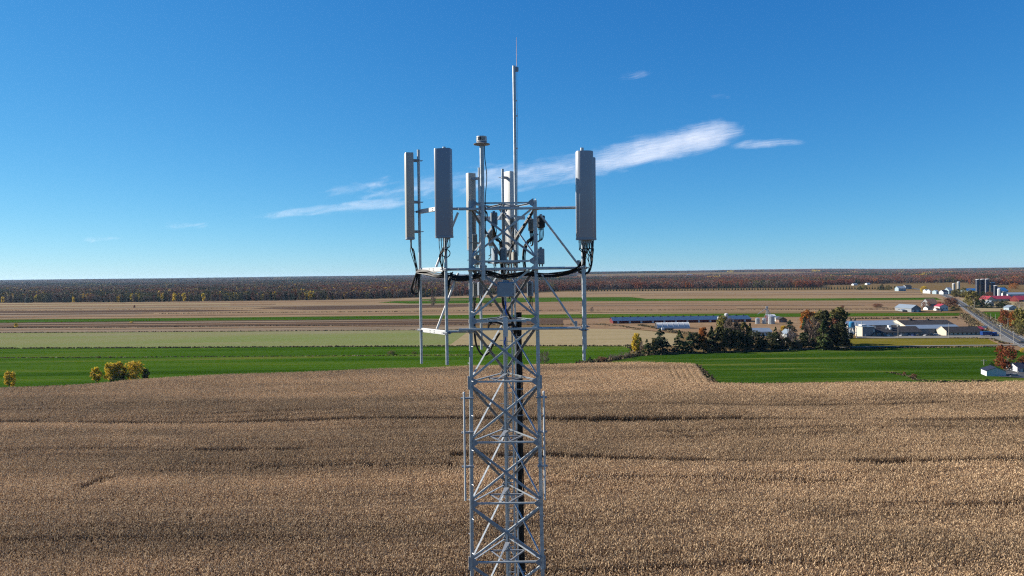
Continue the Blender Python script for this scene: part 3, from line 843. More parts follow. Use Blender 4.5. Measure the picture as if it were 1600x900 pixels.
for i, z in enumerate(levels):
    for a, b in faces:
        nm = face_n(a, b)
        pa, pb = leg_at(a, z), leg_at(b, z)
        d = (pb - pa).normalized()
        o = MB().angle(T(pa + d * 0.04 + nm * 0.03), T(pb - d * 0.04 + nm * 0.03), 0.037, 0.006, nm).build('horizontal_brace', M_steel, tower)
        for pp, s in ((pa, 1), (pb, -1)):
            c = pp + d * (0.09 * s) + nm * 0.036
            MB().add([T(c + d * x * s + Vector((0, 0, y)) + nm * t) for t in (0, 0.008) for x, y in ((-0.05, -0.10), (0.06, -0.03), (0.06, 0.03), (-0.05, 0.10))],
                  [(0, 1, 2, 3), (7, 6, 5, 4), (0, 4, 5, 1), (1, 5, 6, 2), (2, 6, 7, 3), (3, 7, 4, 0)]).build('gusset', M_steel2, o)
        if i + 1 < len(levels):
            z2 = levels[i + 1]
            for q, (l0, l1) in enumerate(((a, b), (b, a))):
                p, r = leg_at(l0, z - 0.07), leg_at(l1, z2 + 0.07)
                dd = (r - p).normalized(); off = nm * (0.045 if q == 0 else 0.005)
                MB().angle(T(p + dd * 0.03 + off), T(r - dd * 0.03 + off), 0.043 if q else 0.047, 0.006, nm).build('diagonal_brace', M_steel if q else M_steel2, tower)
    # plan bracing between the middles of the three horizontals, and a rest plate by the ladder
    mids = [(leg_at(a, z) + leg_at(b, z)) / 2 for a, b in faces]
    for a, b in ((0, 1), (1, 2), (0, 2)):
        MB().angle(T(mids[a] + Vector((0, 0, -0.01))), T(mids[b] + Vector((0, 0, -0.01))), 0.032, 0.005, (0, 0, 1)).build('plan_brace', M_steel2, tower)
    c = (leg_at(0, z) * 0.25 + leg_at(2, z) * 0.75)
    MB().add([T(leg_at(0, z) * 0.62 + leg_at(1, z) * 0.38 * 1.0 + Vector((0, 0.05, 0.035))), T(leg_at(2, z) + Vector((-0.05, -0.34, 0.035))), T(leg_at(2, z) + Vector((0.05, -0.34, 0.035))), T(leg_at(2, z) + Vector((0.05, -0.40, 0.035))),
              T(leg_at(0, z) * 0.62 + leg_at(1, z) * 0.38 + Vector((0, 0.05, 0.028))), T(leg_at(2, z) + Vector((-0.05, -0.34, 0.028))), T(leg_at(2, z) + Vector((0.05, -0.34, 0.028))), T(leg_at(2, z) + Vector((0.05, -0.40, 0.028)))],
             [(0, 1, 2, 3), (7, 6, 5, 4), (0, 4, 5, 1), (1, 5, 6, 2), (2, 6, 7, 3), (3, 7, 4, 0)]).build('cable_tray_bracket', M_steel2, tower)
low = MB()                                    # the sections below the picture, down to the ground
z = levels[-1]
while z > 0.6:
    z2 = max(0.3, z - dz * 1.02)
    for a, b in faces:
        nm = face_n(a, b)
        low.angle(T(leg_at(a, z2) + nm * 0.03), T(leg_at(b, z2) + nm * 0.03), 0.06, 0.007, nm)
        low.angle(T(leg_at(a, z) + nm * 0.04), T(leg_at(b, z2) + nm * 0.04), 0.055, 0.007, nm)
        low.angle(T(leg_at(b, z) + nm * 0.004), T(leg_at(a, z2) + nm * 0.004), 0.055, 0.007, nm)
    z = z2
tag(low.build('lower_bracing', M_steel, tower), kind='stuff')
# ladder by the back leg
LY = leg_at(2, 42).y - 0.24
ZB = levels[-1]
def lad(u, v=700, Y=LY):
    return P(u, v, Y).x
lx = [CX - 0.015, CX + 0.175]
ladder = MB()
for x in lx:
    r = MB().box(T(Vector((x, LY, (ZTOP + ZB) / 2 - 0.5))), (0.045, 0.016, ZTOP - ZB - 0.9)).build('ladder_rail', M_plate, tower)
q = MB()
z = ZB + 0.1
while z < ZTOP - 1:
    MB().tube(T((lx[0], LY, z)), T((lx[1], LY, z)), 0.011, 6).build('ladder_rung', M_steel, tower)
    z += 0.305
MB().tube(T((CX + 0.245, LY - 0.02, ZB)), T((CX + 0.245, LY - 0.02, ZTOP - 1.2)), 0.022, 8).build('conduit', M_plate, tower, True)
MB().tube(T((CX + 0.06, LY - 0.05, ZB)), T((CX + 0.06, LY - 0.05, ZTOP - 0.4)), 0.006, 5).build('safety_cable', M_steel, tower)
# main feeder cables down the ladder
def spline(pts, k=8):
    pts = [Vector(p) for p in pts]; out = []
    q = [pts[0] * 2 - pts[1]] + pts + [pts[-1] * 2 - pts[-2]]
    for i in range(1, len(q) - 2):
        for s in range(k):
            t = s / k; a, b, c, d = q[i - 1], q[i], q[i + 1], q[i + 2]
            out.append(0.5 * ((2 * b) + (c - a) * t + (2 * a - 5 * b + 4 * c - d) * t * t + (3 * b - a - 3 * c + d) * t ** 3))
    out.append(pts[-1])
    return out
cr = random.Random(3)
def cables(name, label, pts, n, spread, r, group=None, m=None, k=8):
    """a run of cables tied together: each cable a part"""
    root = empty(name, pts[0], label, 'cable', group)
    o = Vector(pts[0])
    for c in range(n):
        j = Vector((cr.uniform(-1, 1), cr.uniform(-1, 1), cr.uniform(-1, 1))) * spread
        pp = [Vector(p) - o + j * (1 if 0 < i < len(pts) - 1 else 0.6) + Vector((cr.uniform(-1, 1), cr.uniform(-1, 1), cr.uniform(-1, 1))) * spread * 0.35 for i, p in enumerate(pts)]
        MB().path(spline(pp, k), r, 6).build('cable', m or M_black, root, True)
    return root
fy = LY + 0.02
feed = empty('feeder_cable_bundle', (CX + 0.33, fy, 0.3), 'thick black feeder cables running down inside the tower beside the ladder', 'cable')
for c in range(7):
    x = 0.035 * (c % 4) - 0.05; y = 0.04 * (c // 4)
    zt = zv(505, 16) + cr.uniform(-0.1, 0.2)
    pts = [(x + cr.uniform(-0.005, 0.005), y, z) for z in (0, 10, 20, 30, 35)] + [(x + 0.008 * math.sin(q * 1.7 + c), y, 36 + q * 0.6) for q in range(int((zt - 36) / 0.6) + 1)]
    MB().path([Vector(p) for p in pts], 0.019, 7).build('cable', M_black, feed, True)
for z in np.arange(ZB + 0.4, zv(520, 16), 0.62):
    MB().bbox((-0.0, 0.015, z), (0.17, 0.11, 0.03), 0.008).build('hanger', M_steel2, feed)

# ------------------------------------------------------------------ sector mounts
def clamp(parent, org, c, n, w=0.16):
    """pipe clamp: two plates and two bolts round a pipe at c, looking along n"""
    n = Vector(n).normalized(); R = rot_to(n)
    b = MB()
    for s in (-1, 1):
        b.bbox(Vector(c) + n * (0.045 * s) - org, (w, 0.012, 0.05), 0.003, R)
    for s in (-1, 1):
        t = R @ Vector((1, 0, 0)) * (s * w * 0.38)
        b.tube(Vector(c) + t - n * 0.10 - org, Vector(c) + t + n * 0.10 - org, 0.008, 6)
    return tag(b.build('clamp', M_steel2, parent), kind='stuff')
def pipe(parent, org, p0, p1, r, name='mast_pipe', m=None):
    return MB().tube(Vector(p0) - org, Vector(p1) - org, r, 14).build(name, m or M_steel, parent, True)
# left mount
YA, YB = 15.55, 14.65
lm_org = Vector((P(697, 420, YB).x, YB, zv(420)))
lm = empty('antenna_mount', lm_org, 'steel pipe mount with two masts standing off the left tower leg', 'antenna mount')
xa, xb = P(656.5, 420, YA).x, P(697, 440, YB).x
pipe(lm, lm_org, (xa, YA, P(654, 234, YA).z), (xa, YA, P(659, 568, YA).z), 0.032)
pipe(lm, lm_org, (xb, YB, P(694, 229.5, YB).z), (xb, YB, P(698, 570, YB).z), 0.034)
la = Vector((xa, YA, 0)); lb = Vector((xb, YB, 0)); ldir = (lb - la).normalized(); lnrm = Vector((-abs(ldir.y), -ldir.x * (1 if ldir.y < 0 else -1), 0)).normalized()
if lnrm.x > 0: lnrm = -lnrm
pz = [zv(325.5), zv(420), zv(517)]
for z in pz:
    a, b = la + Vector((0, 0, z)), lb + Vector((0, 0, z))
    R = rot_to(lnrm)
    c = (a + b) / 2 + lnrm * -0.01
    L = (b - a).length
    o = MB().bbox(c - lm_org, (L - 0.09, 0.06, 0.095), 0.006, R).build('cross_bar', M_plate, lm)
    h = MB()
    for s in (-0.12, 0.06):
        for zz in (-0.02, 0.02):
            h.tube(c + ldir * s + lnrm * 0.028 + Vector((0, 0, zz)) - lm_org, c + ldir * s + lnrm * 0.036 + Vector((0, 0, zz)) - lm_org, 0.011, 6)
    tag(h.build('bolts', M_bolt, o), kind='stuff')
    for p in (a, b):
        clamp(lm, lm_org, p, lnrm)
    e = leg_at(0, z) + Vector((-0.03, -0.02, 0))
    s = (a * 0.30 + b * 0.70) if z > pz[1] else (a * 0.35 + b * 0.65)
    MB().tube(s - lm_org, e - lm_org, 0.03, 10).build('stand_off_arm', M_steel, lm, True)
    MB().bbox(leg_at(0, z) - lm_org, (0.15, 0.15, 0.05), 0.01).build('leg_collar', M_steel2, lm)
for zt, zb in ((pz[0], pz[1]), (pz[1], pz[2])):
    t = leg_at(0, zt - 0.08) + Vector((-0.26, -0.02, 0)); e = la * 0.4 + lb * 0.6 + Vector((0.02, 0, zb + 0.06))
    o = MB().tube(t - lm_org, e - lm_org, 0.026, 10).build('stand_off_brace', M_plate, lm, True)
    dd = (e - t).normalized(); m_ = t + (e - t) * 0.48
    MB().tube(m_ - dd * 0.04 - lm_org, m_ + dd * 0.04 - lm_org, 0.034, 10).build('brace_sleeve', M_steel2, o, True)
# right mount
YR1, YR2 = 14.45, 15.35
rx = P(911.5, 440, YR1).x; rx2 = P(913.5, 440, YR2).x
rm_org = Vector((rx, YR1, zv(420)))
rm = empty('antenna_mount', rm_org, 'steel pipe mount with two masts standing off the right tower leg', 'antenna mount')
pipe(rm, rm_org, (rx, YR1, P(909, 231, YR1).z), (rx, YR1, P(912, 563, YR1).z), 0.036)
pipe(rm, rm_org, (rx2, YR2, P(909, 243, YR2).z), (rx2, YR2, P(912, 545, YR2).z), 0.034)
for z, ue in ((zv(326.5), 898), (zv(420), 907), (zv(513.5), 912)):
    p, q = leg_at(1, z), Vector((rx - 0.02, (YR1 + YR2) / 2, z))
    near = leg_at(0, z)
    MB().bbox((near + p) / 2 + Vector((0, -0.09, 0)) - rm_org, ((p - near).length + 0.5, 0.065, 0.05), 0.006).build('face_rail', M_steel, rm)
    MB().tube(p + Vector((-0.02, -0.04, 0)) - rm_org, q - rm_org, 0.031, 12).build('stand_off_arm', M_steel, rm, True)
    MB().bbox(p - rm_org, (0.15, 0.15, 0.055), 0.01).build('leg_collar', M_steel2, rm)
    a, b = Vector((rx, YR1, z)), Vector((rx2, YR2, z))
    MB().bbox((a + b) / 2 - rm_org, (0.06, (b - a).length - 0.09, 0.09), 0.006, Matrix.Rotation(math.atan2(a.x - b.x, b.y - a.y), 3, 'Z')).build('cross_bar', M_plate, rm)
    clamp(rm, rm_org, a, (1, 0.1, 0)); clamp(rm, rm_org, b, (1, 0.1, 0))
for vt, vb, ue in ((337, 413, 903), (430, 508, 899)):
    t = leg_at(1, zv(vt)) + Vector((0.11, -0.03, 0)); e = Vector((P(ue, vb, YF).x, YF - 0.02, P(ue, vb, YF).z))
    o = MB().tube(t - rm_org, e - rm_org, 0.024, 10).build('stand_off_brace', M_steel, rm, True)
    MB().bbox(e + Vector((0.01, 0, 0.03)) - rm_org, (0.06, 0.07, 0.12), 0.008).build('brace_end_plate', M_steel2, o)
# back mount
YE, YG = 17.75, 17.2
bm_org = Vector((CX, YG, zv(420, YG)))
bmn = empty('antenna_mount', bm_org, 'steel pipe mount with two masts behind the tower', 'antenna mount')
xe, xg = P(750.5, 400, YE).x, P(787, 400, YG).x
pipe(bmn, bm_org, (xe, YE, P(749, 262, YE).z), (xe, YE, P(753, 546, YE).z), 0.034)
pipe(bmn, bm_org, (xg, YG, P(785.5, 264, YG).z), (xg, YG, P(789, 545, YG).z), 0.034)
for z in (zv(326.5), zv(420), zv(513.5)):
    a, b = Vector((xe - 0.25, YE, z)), Vector((xg + 0.5, YG, z))
    MB().bbox((a + b) / 2 + Vector((0, -0.07, 0)) - bm_org, ((b - a).length, 0.06, 0.09), 0.006).build('cross_bar', M_plate, bmn)
    for p in (Vector((xe, YE, z)), Vector((xg, YG, z))):
        clamp(bmn, bm_org, p, (0, -1, 0))
    for k, tx in ((2, 0.0),):
        MB().tube(leg_at(2, z) - bm_org, Vector((CX, YG - 0.1, z)) - bm_org, 0.03, 10).build('stand_off_arm', M_steel, bmn, True)
    MB().bbox(leg_at(2, z) - bm_org, (0.15, 0.15, 0.05), 0.01).build('leg_collar', M_steel2, bmn)
for zt, zb in ((zv(330), zv(415)), (zv(425), zv(508))):
    MB().tube(leg_at(2, zb) - bm_org, Vector((CX, YG - 0.1, zt)) - bm_org, 0.024, 10).build('stand_off_brace', M_steel, bmn, True)

# ------------------------------------------------------------------ panel antennas
def panel(label, c, ztop, zbot, w, d, n, m, pipe_at, curve=0.5, plugs=6, tail=None, tail_label=None):
    """c: centre in plan, n: the way it looks; the mast stands at pipe_at"""
    n = Vector((n[0], n[1], 0)).normalized(); R = rot_to(n)
    org = Vector((c[0], c[1], zbot))
    root = empty('panel_antenna', org, label, 'antenna', 'panel antennas on the tower')
    prof = []
    for k in range(17):                       # rounded front, flat back
        a = math.pi * k / 16
        x = -math.cos(a); y = math.sin(a)
        pw = 0.2 + 0.72 * curve
        x = math.copysign(abs(x) ** pw, x); y = abs(y) ** pw
        prof.append((x * w / 2, -d * 0.15 - y * d * 0.55))
    prof += [(w / 2, d * 0.38), (w / 2 - 0.012, d * 0.42), (-w / 2 + 0.012, d * 0.42), (-w / 2, d * 0.38)]
    hgt_ = ztop - zbot
    b = MB(); m_ = len(prof)
    rings = [(0.0, 0.96), (0.012, 1.0), (hgt_ - 0.02, 1.0), (hgt_ - 0.004, 0.97)]
    vs = [R @ Vector((x * s, y * s, z)) for z, s in rings for x, y in prof]
    fs = [(i * m_ + k, i * m_ + (k + 1) % m_, (i + 1) * m_ + (k + 1) % m_, (i + 1) * m_ + k) for i in range(3) for k in range(m_)]
    fs += [tuple(reversed(range(m_))), tuple(range(3 * m_, 4 * m_))]
    b.add(vs, fs)
    rad = b.build('radome', m, root, True)
    cap = MB()
    vs = [R @ Vector((x * 1.025, y * 1.03, z)) for z in (-0.018, 0.022) for x, y in prof]
    cap.add(vs, [(k, (k + 1) % m_, m_ + (k + 1) % m_, m_ + k) for k in range(m_)] + [tuple(reversed(range(m_))), tuple(range(m_, 2 * m_))])
    cap.build('end_cap', M_box, root)
    for k in range(plugs):
        x = (k - (plugs - 1) / 2) * w * 0.8 / plugs
        MB().tube(R @ Vector((x, 0, -0.018)), R @ Vector((x, 0, -0.085)), 0.013, 8).build('connector', M_steel2, root, True)
    pv = Vector((pipe_at[0], pipe_at[1], 0)) - Vector((c[0], c[1], 0))
    back = R @ Vector((0, d * 0.42, 0))
    for z in (0.16, hgt_ * 0.43, hgt_ - 0.16):
        s = back + Vector((0, 0, z)); e = pv + Vector((0, 0, z))
        br = MB()
        dirv = (e - s); L = dirv.length
        if L > 0.02:
            dirn = dirv.normalized(); sd = Vector((-dirn.y, dirn.x, 0))
            for sg in (-1, 1):
                br.bbox((s + e) / 2 + sd * 0.03 * sg, (L, 0.008, 0.06), 0.002, Matrix((dirn, sd, Vector((0, 0, 1)))).transposed())
            br.bbox(e, (0.012, 0.13, 0.05), 0.003, Matrix((dirn, sd, Vector((0, 0, 1)))).transposed())
            br.tube(e - sd * 0.055 - dirn * 0.08, e - sd * 0.055 + dirn * 0.09, 0.007, 6); br.tube(e + sd * 0.055 - dirn * 0.08, e + sd * 0.055 + dirn * 0.09, 0.007, 6)
        else:
            br.bbox(s, (0.12, 0.05, 0.06), 0.006, R)
        tag(br.build('bracket', M_steel2, root), kind='stuff')
    ends = [org + R @ Vector(((k - (plugs - 1) / 2) * w * 0.8 / plugs, 0, -0.08)) for k in range(plugs)]
    if tail:
        jr = empty('jumper_cable_bundle', ends[0], tail_label, 'cable', 'jumper cables below the antennas')
        for k, e in enumerate(ends):
            t0 = Vector(tail[0]); sway = Vector((cr.uniform(-0.05, 0.05), cr.uniform(-0.04, 0.04), 0))
            pts = [e, e + Vector((0, 0, -0.12)) + sway * 0.3, e * 0.45 + t0 * 0.55 + Vector((e.x - t0.x, e.y - t0.y, 0)) * 0.22 + sway]
            pts += [Vector(t) + Vector((cr.uniform(-1, 1), cr.uniform(-1, 1), cr.uniform(-1, 1))) * 0.022 for t in tail[(0 if k % 2 else 1):]]
            MB().path([p - ends[0] for p in spline(pts, 7)], 0.0085, 6).build('cable', M_black, jr, True)
    return ends
def S(u, v, Y):
    return P(u, v, Y)
YAa = 15.5
pa = S(641, 300, YAa); 
panel('slim off-white panel antenna turned side on, on the far left mast', (pa.x, YAa), P(640, 239.5, YAa).z, P(642, 373, YAa).z, 0.30, 0.17, (-0.97, -0.24), M_radome2, (xa, YA), 0.35, 6,
      [P(648, 405, YAa), P(651.5, 428, YAa), P(648, 450, YAa), P(645, 458, YAa)], 'thin black jumper cables under the side-on panel antenna')
pb_ = S(693.5, 300, 14.5)
panel('wide grey panel antenna facing the viewer on the left mount', (pb_.x, 14.47), P(692.5, 232.5, 14.47).z, P(694.5, 370.5, 14.47).z, 0.355, 0.17, (-0.22, -1), M_radome, (xb, YB), 0.25, 6,
      [P(687, 402, 14.62), P(692, 420, 14.68), P(697, 436, 14.7), P(694, 455, 14.72)], 'black jumper cables under the wide grey panel antenna')
pc = S(913.5, 300, 14.25)
panel('curved grey panel antenna on the near mast of the right mount', (pc.x, 14.25), P(912, 236.5, 14.25).z, P(914.5, 373.5, 14.25).z, 0.36, 0.20, (0.05, -1), M_radome3, (rx, YR1), 0.95, 8,
      [P(911, 398, 14.35), P(913, 410, 14.4), P(907, 421, 14.5), P(898, 425, 14.7)], 'black jumper cables fanning out under the curved panel antenna')
pd = S(917.5, 300, 15.2)
panel('grey panel antenna half hidden behind the curved one', (pd.x, 15.2), P(916, 246.5, 15.2).z, P(918, 374, 15.2).z, 0.37, 0.20, (0.12, -1), M_radome3, (rx2, YR2), 0.9, 8,
      [P(923, 400, 15.1), P(922, 418, 15.0), P(914, 428, 14.9), P(905, 424, 14.8)], 'black jumper cables looping under the half hidden panel antenna')
pe = S(736.5, 330, 17.9)
panel('narrow pale panel antenna behind the left tower leg', (pe.x, 17.9), P(736, 270.5, 17.9).z, P(738, 390, 17.9).z, 0.22, 0.15, (-0.55, 0.83), M_radome2, (xe, YE), 0.3, 4,
      [P(740, 405, 17.3), P(744, 425, 17.2), P(752, 440, 17.0)], 'short black jumper cables behind the left tower leg')
pf = S(795, 330, 17.3)
panel('bright white sunlit panel antenna behind the tower top', (pf.x, 17.32), P(794, 268, 17.3).z, P(796, 390, 17.3).z, 0.27, 0.15, (0.75, 0.66), M_plate, (xg, YG), 0.3, 4,
      [P(795, 405, 17.2), P(793, 425, 17.0), P(790, 440, 16.8)], 'short black jumper cables behind the tower centre')

# ------------------------------------------------------------------ cable runs along the mount
cables('cable_run', 'sagging black cable run from the left mount to the tower', [P(651, 424, 15.4), P(666, 426, 15.2), P(682, 430, 14.95), P(698, 431, 14.85), P(716, 435, 14.9), P(738, 432, 15.05), P(757, 426, 15.05), P(775, 430, 15.12), P(790, 434, 15.3)], 12, 0.045, 0.0125, 'cable runs along the antenna mounts')
cables('cable_run', 'thick black cable run from the tower to the right mount', [P(779, 432, 15.2), P(800, 430, 15.1), P(822, 427, 15.08), P(845, 429, 15.0), P(870, 429, 14.95), P(892, 424.5, 14.85), P(905, 418, 14.75), P(913, 402, 14.6)], 12, 0.042, 0.0125, 'cable runs along the antenna mounts')
cables('cable_loop', 'black cable loop hanging beside the far left mast', [P(651, 425, 15.45), P(646, 440, 15.45), P(643, 451, 15.45), P(647, 458.5, 15.45), P(653.5, 456, 15.45), P(654.5, 440, 15.45), P(655, 424, 15.45)], 5, 0.014, 0.0125, 'cable loops on the tower')
cables('cable_loop', 'tangle of black cables hanging from the near mast of the left mount', [P(690, 426, 14.7), P(696, 436, 14.7), P(699, 452, 14.7), P(701, 441, 14.7), P(706, 426, 14.75)], 7, 0.03, 0.0125, 'cable loops on the tower')
cables('cable_loop', 'thin black cable loop below the half hidden panel antenna', [P(925, 376, 15.1), P(925, 405, 15.05), P(921, 423, 15.0), P(914, 428, 14.9), P(908, 421, 14.8)], 3, 0.012, 0.011, 'cable loops on the tower')
cables('cable_loop', 'big black cable loop inside the tower left of the ladder', [P(741, 470, 15.9), P(741, 510, 15.9), P(744, 538, 15.9), P(753, 554, 15.9), P(763, 551, 15.9), P(771, 535, 15.9), P(781, 520, 15.95)], 4, 0.016, 0.0125, 'cable loops on the tower')
cables('cable_loop', 'black cables arching across the tower by the white canister', [P(763, 512, 15.6), P(765, 505, 15.5), P(775, 503, 15.45), P(790, 508, 15.5), P(803, 508, 15.7), P(806, 520, 16.0)], 4, 0.02, 0.012, 'cable loops on the tower')
cables('cable_loop', 'black cables dropping from the junction box to the feeder bundle', [P(786, 463, 15.0), P(788, 478, 15.1), P(796, 492, 15.4), P(803, 508, 15.8), P(806, 530, 16.0)], 6, 0.03, 0.012, 'cable loops on the tower')
cables('cable_loop', 'black cables hanging behind the right tower leg', [P(839, 366, 15.6), P(828, 376, 15.6), P(822, 382, 15.7), P(818, 400, 15.7), P(821, 424, 15.6)], 7, 0.035, 0.012, 'cable loops on the tower')
cables('cable_loop', 'black cables rising through the tower centre above the mount', [P(770, 352, 15.1), P(775, 371, 15.2), P(783, 380, 15.3), P(783, 405, 15.3), P(784, 428, 15.3)], 7, 0.035, 0.012, 'cable loops on the tower')
cables('cable_loop', 'black cables running diagonally from the upper right corner of the tower', [P(832, 330, 15.2), P(820, 350, 15.3), P(806, 372, 15.4), P(798, 395, 15.5), P(794, 428, 15.5)], 5, 0.02, 0.012, 'cable loops on the tower')
cables('cable_loop', 'black cables drooping behind the beacon mast', [P(749, 330, 15.6), P(752, 340, 15.55), P(760, 345, 15.5), P(762, 335, 15.5), P(757, 328, 15.5)], 4, 0.02, 0.010, 'cable loops on the tower')
lp = MB(); c = P(697, 396, 14.62)
lp.path([Vector((0.085 * math.cos(a), 0.02 * math.sin(2 * a), 0.085 * math.sin(a))) for a in np.linspace(0, 4 * math.pi, 40)], 0.010, 6)
coil = lp.build('coiled_cable', M_black, None, True); coil.location = c
tag(coil, 'small coil of black cable tied to the near mast of the left mount', 'cable')

# ------------------------------------------------------------------ radio units and boxes
def radio(name, label, u0, u1, v0, v1, Y, d, m, fins=True, rz=0.0, tails=0, cat='radio unit', group='radio units on the tower'):
    c = P((u0 + u1) / 2, (v0 + v1) / 2, Y); w = (u1 - u0) * Y / FPX; hh = (v1 - v0) * Y / FPX
    root = empty(name, c - Vector((0, 0, hh / 2)), label, cat, group, rz)
    o = Vector((0, 0, hh / 2))
    body = MB().bbox(o, (w * 0.94, d, hh), min(0.02, w * 0.1)).build('housing', m, root)
    if fins:
        f = MB()
        for k in range(7):
            x = (k - 3) * w * 0.115
            f.box(o + Vector((x, d / 2 + 0.018, 0)), (0.007, 0.045, hh * 0.86))
            f.box(o + Vector((x, -d / 2 - 0.008, hh * 0.02)), (0.006, 0.018, hh * 0.8))
        tag(f.build('heat_sink', m, root), kind='stuff')
    MB().bbox(o + Vector((0, d / 2 + 0.06, 0)), (w * 0.5, 0.05, 0.05), 0.006).build('bracket', M_steel2, root)
    MB().bbox(o + Vector((0, 0, hh / 2 + 0.018)), (w * 0.35, 0.02, 0.035), 0.005).build('handle', M_steel2, root)
    for k in range(max(2, tails)):
        x = (k - (max(2, tails) - 1) / 2) * w * 0.75 / max(2, tails)
        MB().tube((x, 0, 0), (x, 0, -0.05), 0.014, 8).build('connector', M_dark, root, True)
        if tails:
            z = -cr.uniform(0.2, 0.32)
            MB().path(spline([(x, 0, -0.04), (x + 0.01, 0, -0.13), (x * 0.7, 0.03, z), (x * 0.2 - 0.05, 0.10, z - 0.04)], 6), 0.010, 6).build('pigtail', M_black, root, True)
    return root
radio('radio_unit', 'small blue-grey radio unit near the tower top beside the beacon mast', 766, 777.5, 332, 352.5, 15.25, 0.12, M_box, True, 0.1, 3)
radio('radio_unit', 'narrow grey radio unit above the junction box, turned edge on', 769.5, 776.5, 387, 412.5, 15.35, 0.20, M_box, True, 0.3, 2)
radio('radio_unit', 'grey radio unit just right of the edge-on one', 782, 792, 387, 411.5, 15.3, 0.14, M_box, True, -0.1, 2)
radio('radio_unit', 'black radio unit outside the upper right tower corner', 839.5, 851, 337, 356, 15.7, 0.18, M_dark, True, 0.15, 4)
radio('radio_unit', 'pale radio unit inside the upper right tower corner', 826, 834.5, 342, 361, 15.9, 0.16, M_boxw, True, -0.3, 4)
radio('equipment_box', 'grey flat box bolted beside the right tower leg above the mount', 839, 851, 388.5, 413, 15.25, 0.12, M_box, False, 0.0, 0, 'equipment box', 'boxes on the tower')
radio('radio_unit', 'tall beige radio unit behind the upper left tower leg', 730.5, 742.5, 331, 372, 17.0, 0.16, M_boxw, True, 0.25, 3)
radio('radio_unit', 'beige radio unit hanging lower behind the left tower leg', 737, 746, 366, 392, 16.9, 0.16, M_boxw, True, 0.1, 3)
radio('radio_unit', 'white-edged radio unit below the cable run by the left leg', 736.5, 745, 441.5, 465, 16.2, 0.16, M_boxw, True, 0.4, 3)
radio('radio_unit', 'grey radio unit below the cable run next to the white-edged one', 746.5, 754.5, 441, 462, 16.5, 0.16, M_box, True, 0.2, 2)
radio('radio_unit', 'dark grey radio unit below the cable run by the right leg', 824, 833, 440, 463, 16.3, 0.16, M_box, True, -0.2, 3)
radio('radio_unit', 'tall pale radio unit behind the tower, between the two back masts', 763, 771, 360, 384, 17.0, 0.15, M_boxw, True, 0.2, 2)
radio('radio_unit', 'small pale radio unit high on the near face right of the ladder', 797, 804, 341, 357, 15.5, 0.12, M_boxw, True, -0.2, 2)
radio('radio_unit', 'pale radio unit in the centre of the tower just above the cable run', 800, 808, 393, 412, 15.6, 0.14, M_boxw, True, 0.3, 2)
radio('radio_unit', 'pale radio unit on the inner side of the left leg above the cable run', 741, 749, 398, 414, 15.7, 0.14, M_boxw, True, 0.2, 2)
jb = radio('junction_box', 'large flat blue-grey junction box on the near tower face', 776, 804.5, 440.5, 464, 14.86, 0.14, M_box, False, 0, 0, 'junction box', 'boxes on the tower')
for x, z in ((0.16, 0.28), (0.16, 0.06), (-0.16, 0.28)):
    MB().tube((x, -0.07, z), (x, -0.078, z), 0.012, 8).build('latch', M_dark, jb)
MB().bbox((0, -0.075, 0.018), (0.14, 0.008, 0.016), 0.002).build('name_plate', M_plate, jb)
cn = P(789.8, 511, 14.86)
can = empty('canister_antenna', cn - Vector((0, 0, 0.22)), 'small white canister antenna on the near tower face below the junction box', 'antenna')
MB().lathe((0, 0, 0), [(0.03, 0), (0.05, 0.012), (0.054, 0.05), (0.054, 0.39), (0.048, 0.425), (0.02, 0.435)], 20).build('canister', M_plate, can, True)
MB().bbox((0, 0.07, 0.22), (0.06, 0.10, 0.22), 0.008).build('bracket', M_steel2, can)
MB().path(spline([(0, 0, 0.0), (-0.01, 0, -0.06), (-0.03, 0.02, -0.12), (-0.005, 0.1, -0.2)], 6), 0.014, 8).build('cable', M_blue, can, True)
cables('taped_cable', 'short blue taped cable under the junction box', [P(789, 470, 14.95), P(790.5, 478, 14.95), P(790, 486, 15.0), P(792, 492, 15.05)], 2, 0.008, 0.013, None, M_blue)

# ------------------------------------------------------------------ beacon mast, lightning rod, whip antennas
bc = P(754, 330, 14.86)
bz0, bz1 = P(755, 438, 14.86).z, P(753.5, 226, 14.86).z
beacon = empty('beacon_mast', (bc.x, 14.86, bz0), 'steel mast carrying a flat-brimmed aircraft warning beacon on the near tower face', 'beacon')
MB().tube((0, 0, 0), (0, 0, bz1 - bz0), 0.046, 18).build('mast_pipe', M_steel, beacon, True)
hd = bz1 - bz0
fl_ = MB().lathe((0, 0, hd), [(0.06, -0.03), (0.07, -0.02), (0.175, 0.0), (0.182, 0.012), (0.12, 0.032), (0.10, 0.06)], 28).build('flange_disc', M_steel2, beacon, True)
lens = MB().lathe((0, 0, hd), [(0.105, 0.06), (0.115, 0.066), (0.115, 0.078), (0.09, 0.085), (0.09, 0.15), (0.11, 0.155), (0.11, 0.175), (0.06, 0.185)], 24).build('beacon_head', M_plate, beacon, True)
for k in range(10):
    a = 2 * math.pi * k / 10
    MB().bbox((0.098 * math.cos(a), 0.098 * math.sin(a), hd + 0.118), (0.03, 0.045, 0.062), 0.008, Matrix.Rotation(a, 3, 'Z')).build('lamp_module', (M_plate, M_dark, M_boxw)[k % 3], lens)
MB().path(spline([(0.06, 0.0, hd - 0.02), (0.066, 0.01, hd - 0.3), (0.10, 0.02, hd - 0.7), (0.062, 0.03, hd - 1.2), (0.06, 0.03, hd - 2.0)], 8), 0.010, 6).build('power_cable', M_black, beacon, True)
for v in (322, 416):
    MB().bbox((0, 0.07, zv(v, 14.86) - bz0), (0.15, 0.20, 0.05), 0.008).build('clamp', M_steel2, beacon)
lr = P(805, 260, 15.9)
lz0, lz1 = P(808, 420, 15.9).z, P(805, 103, 15.9).z
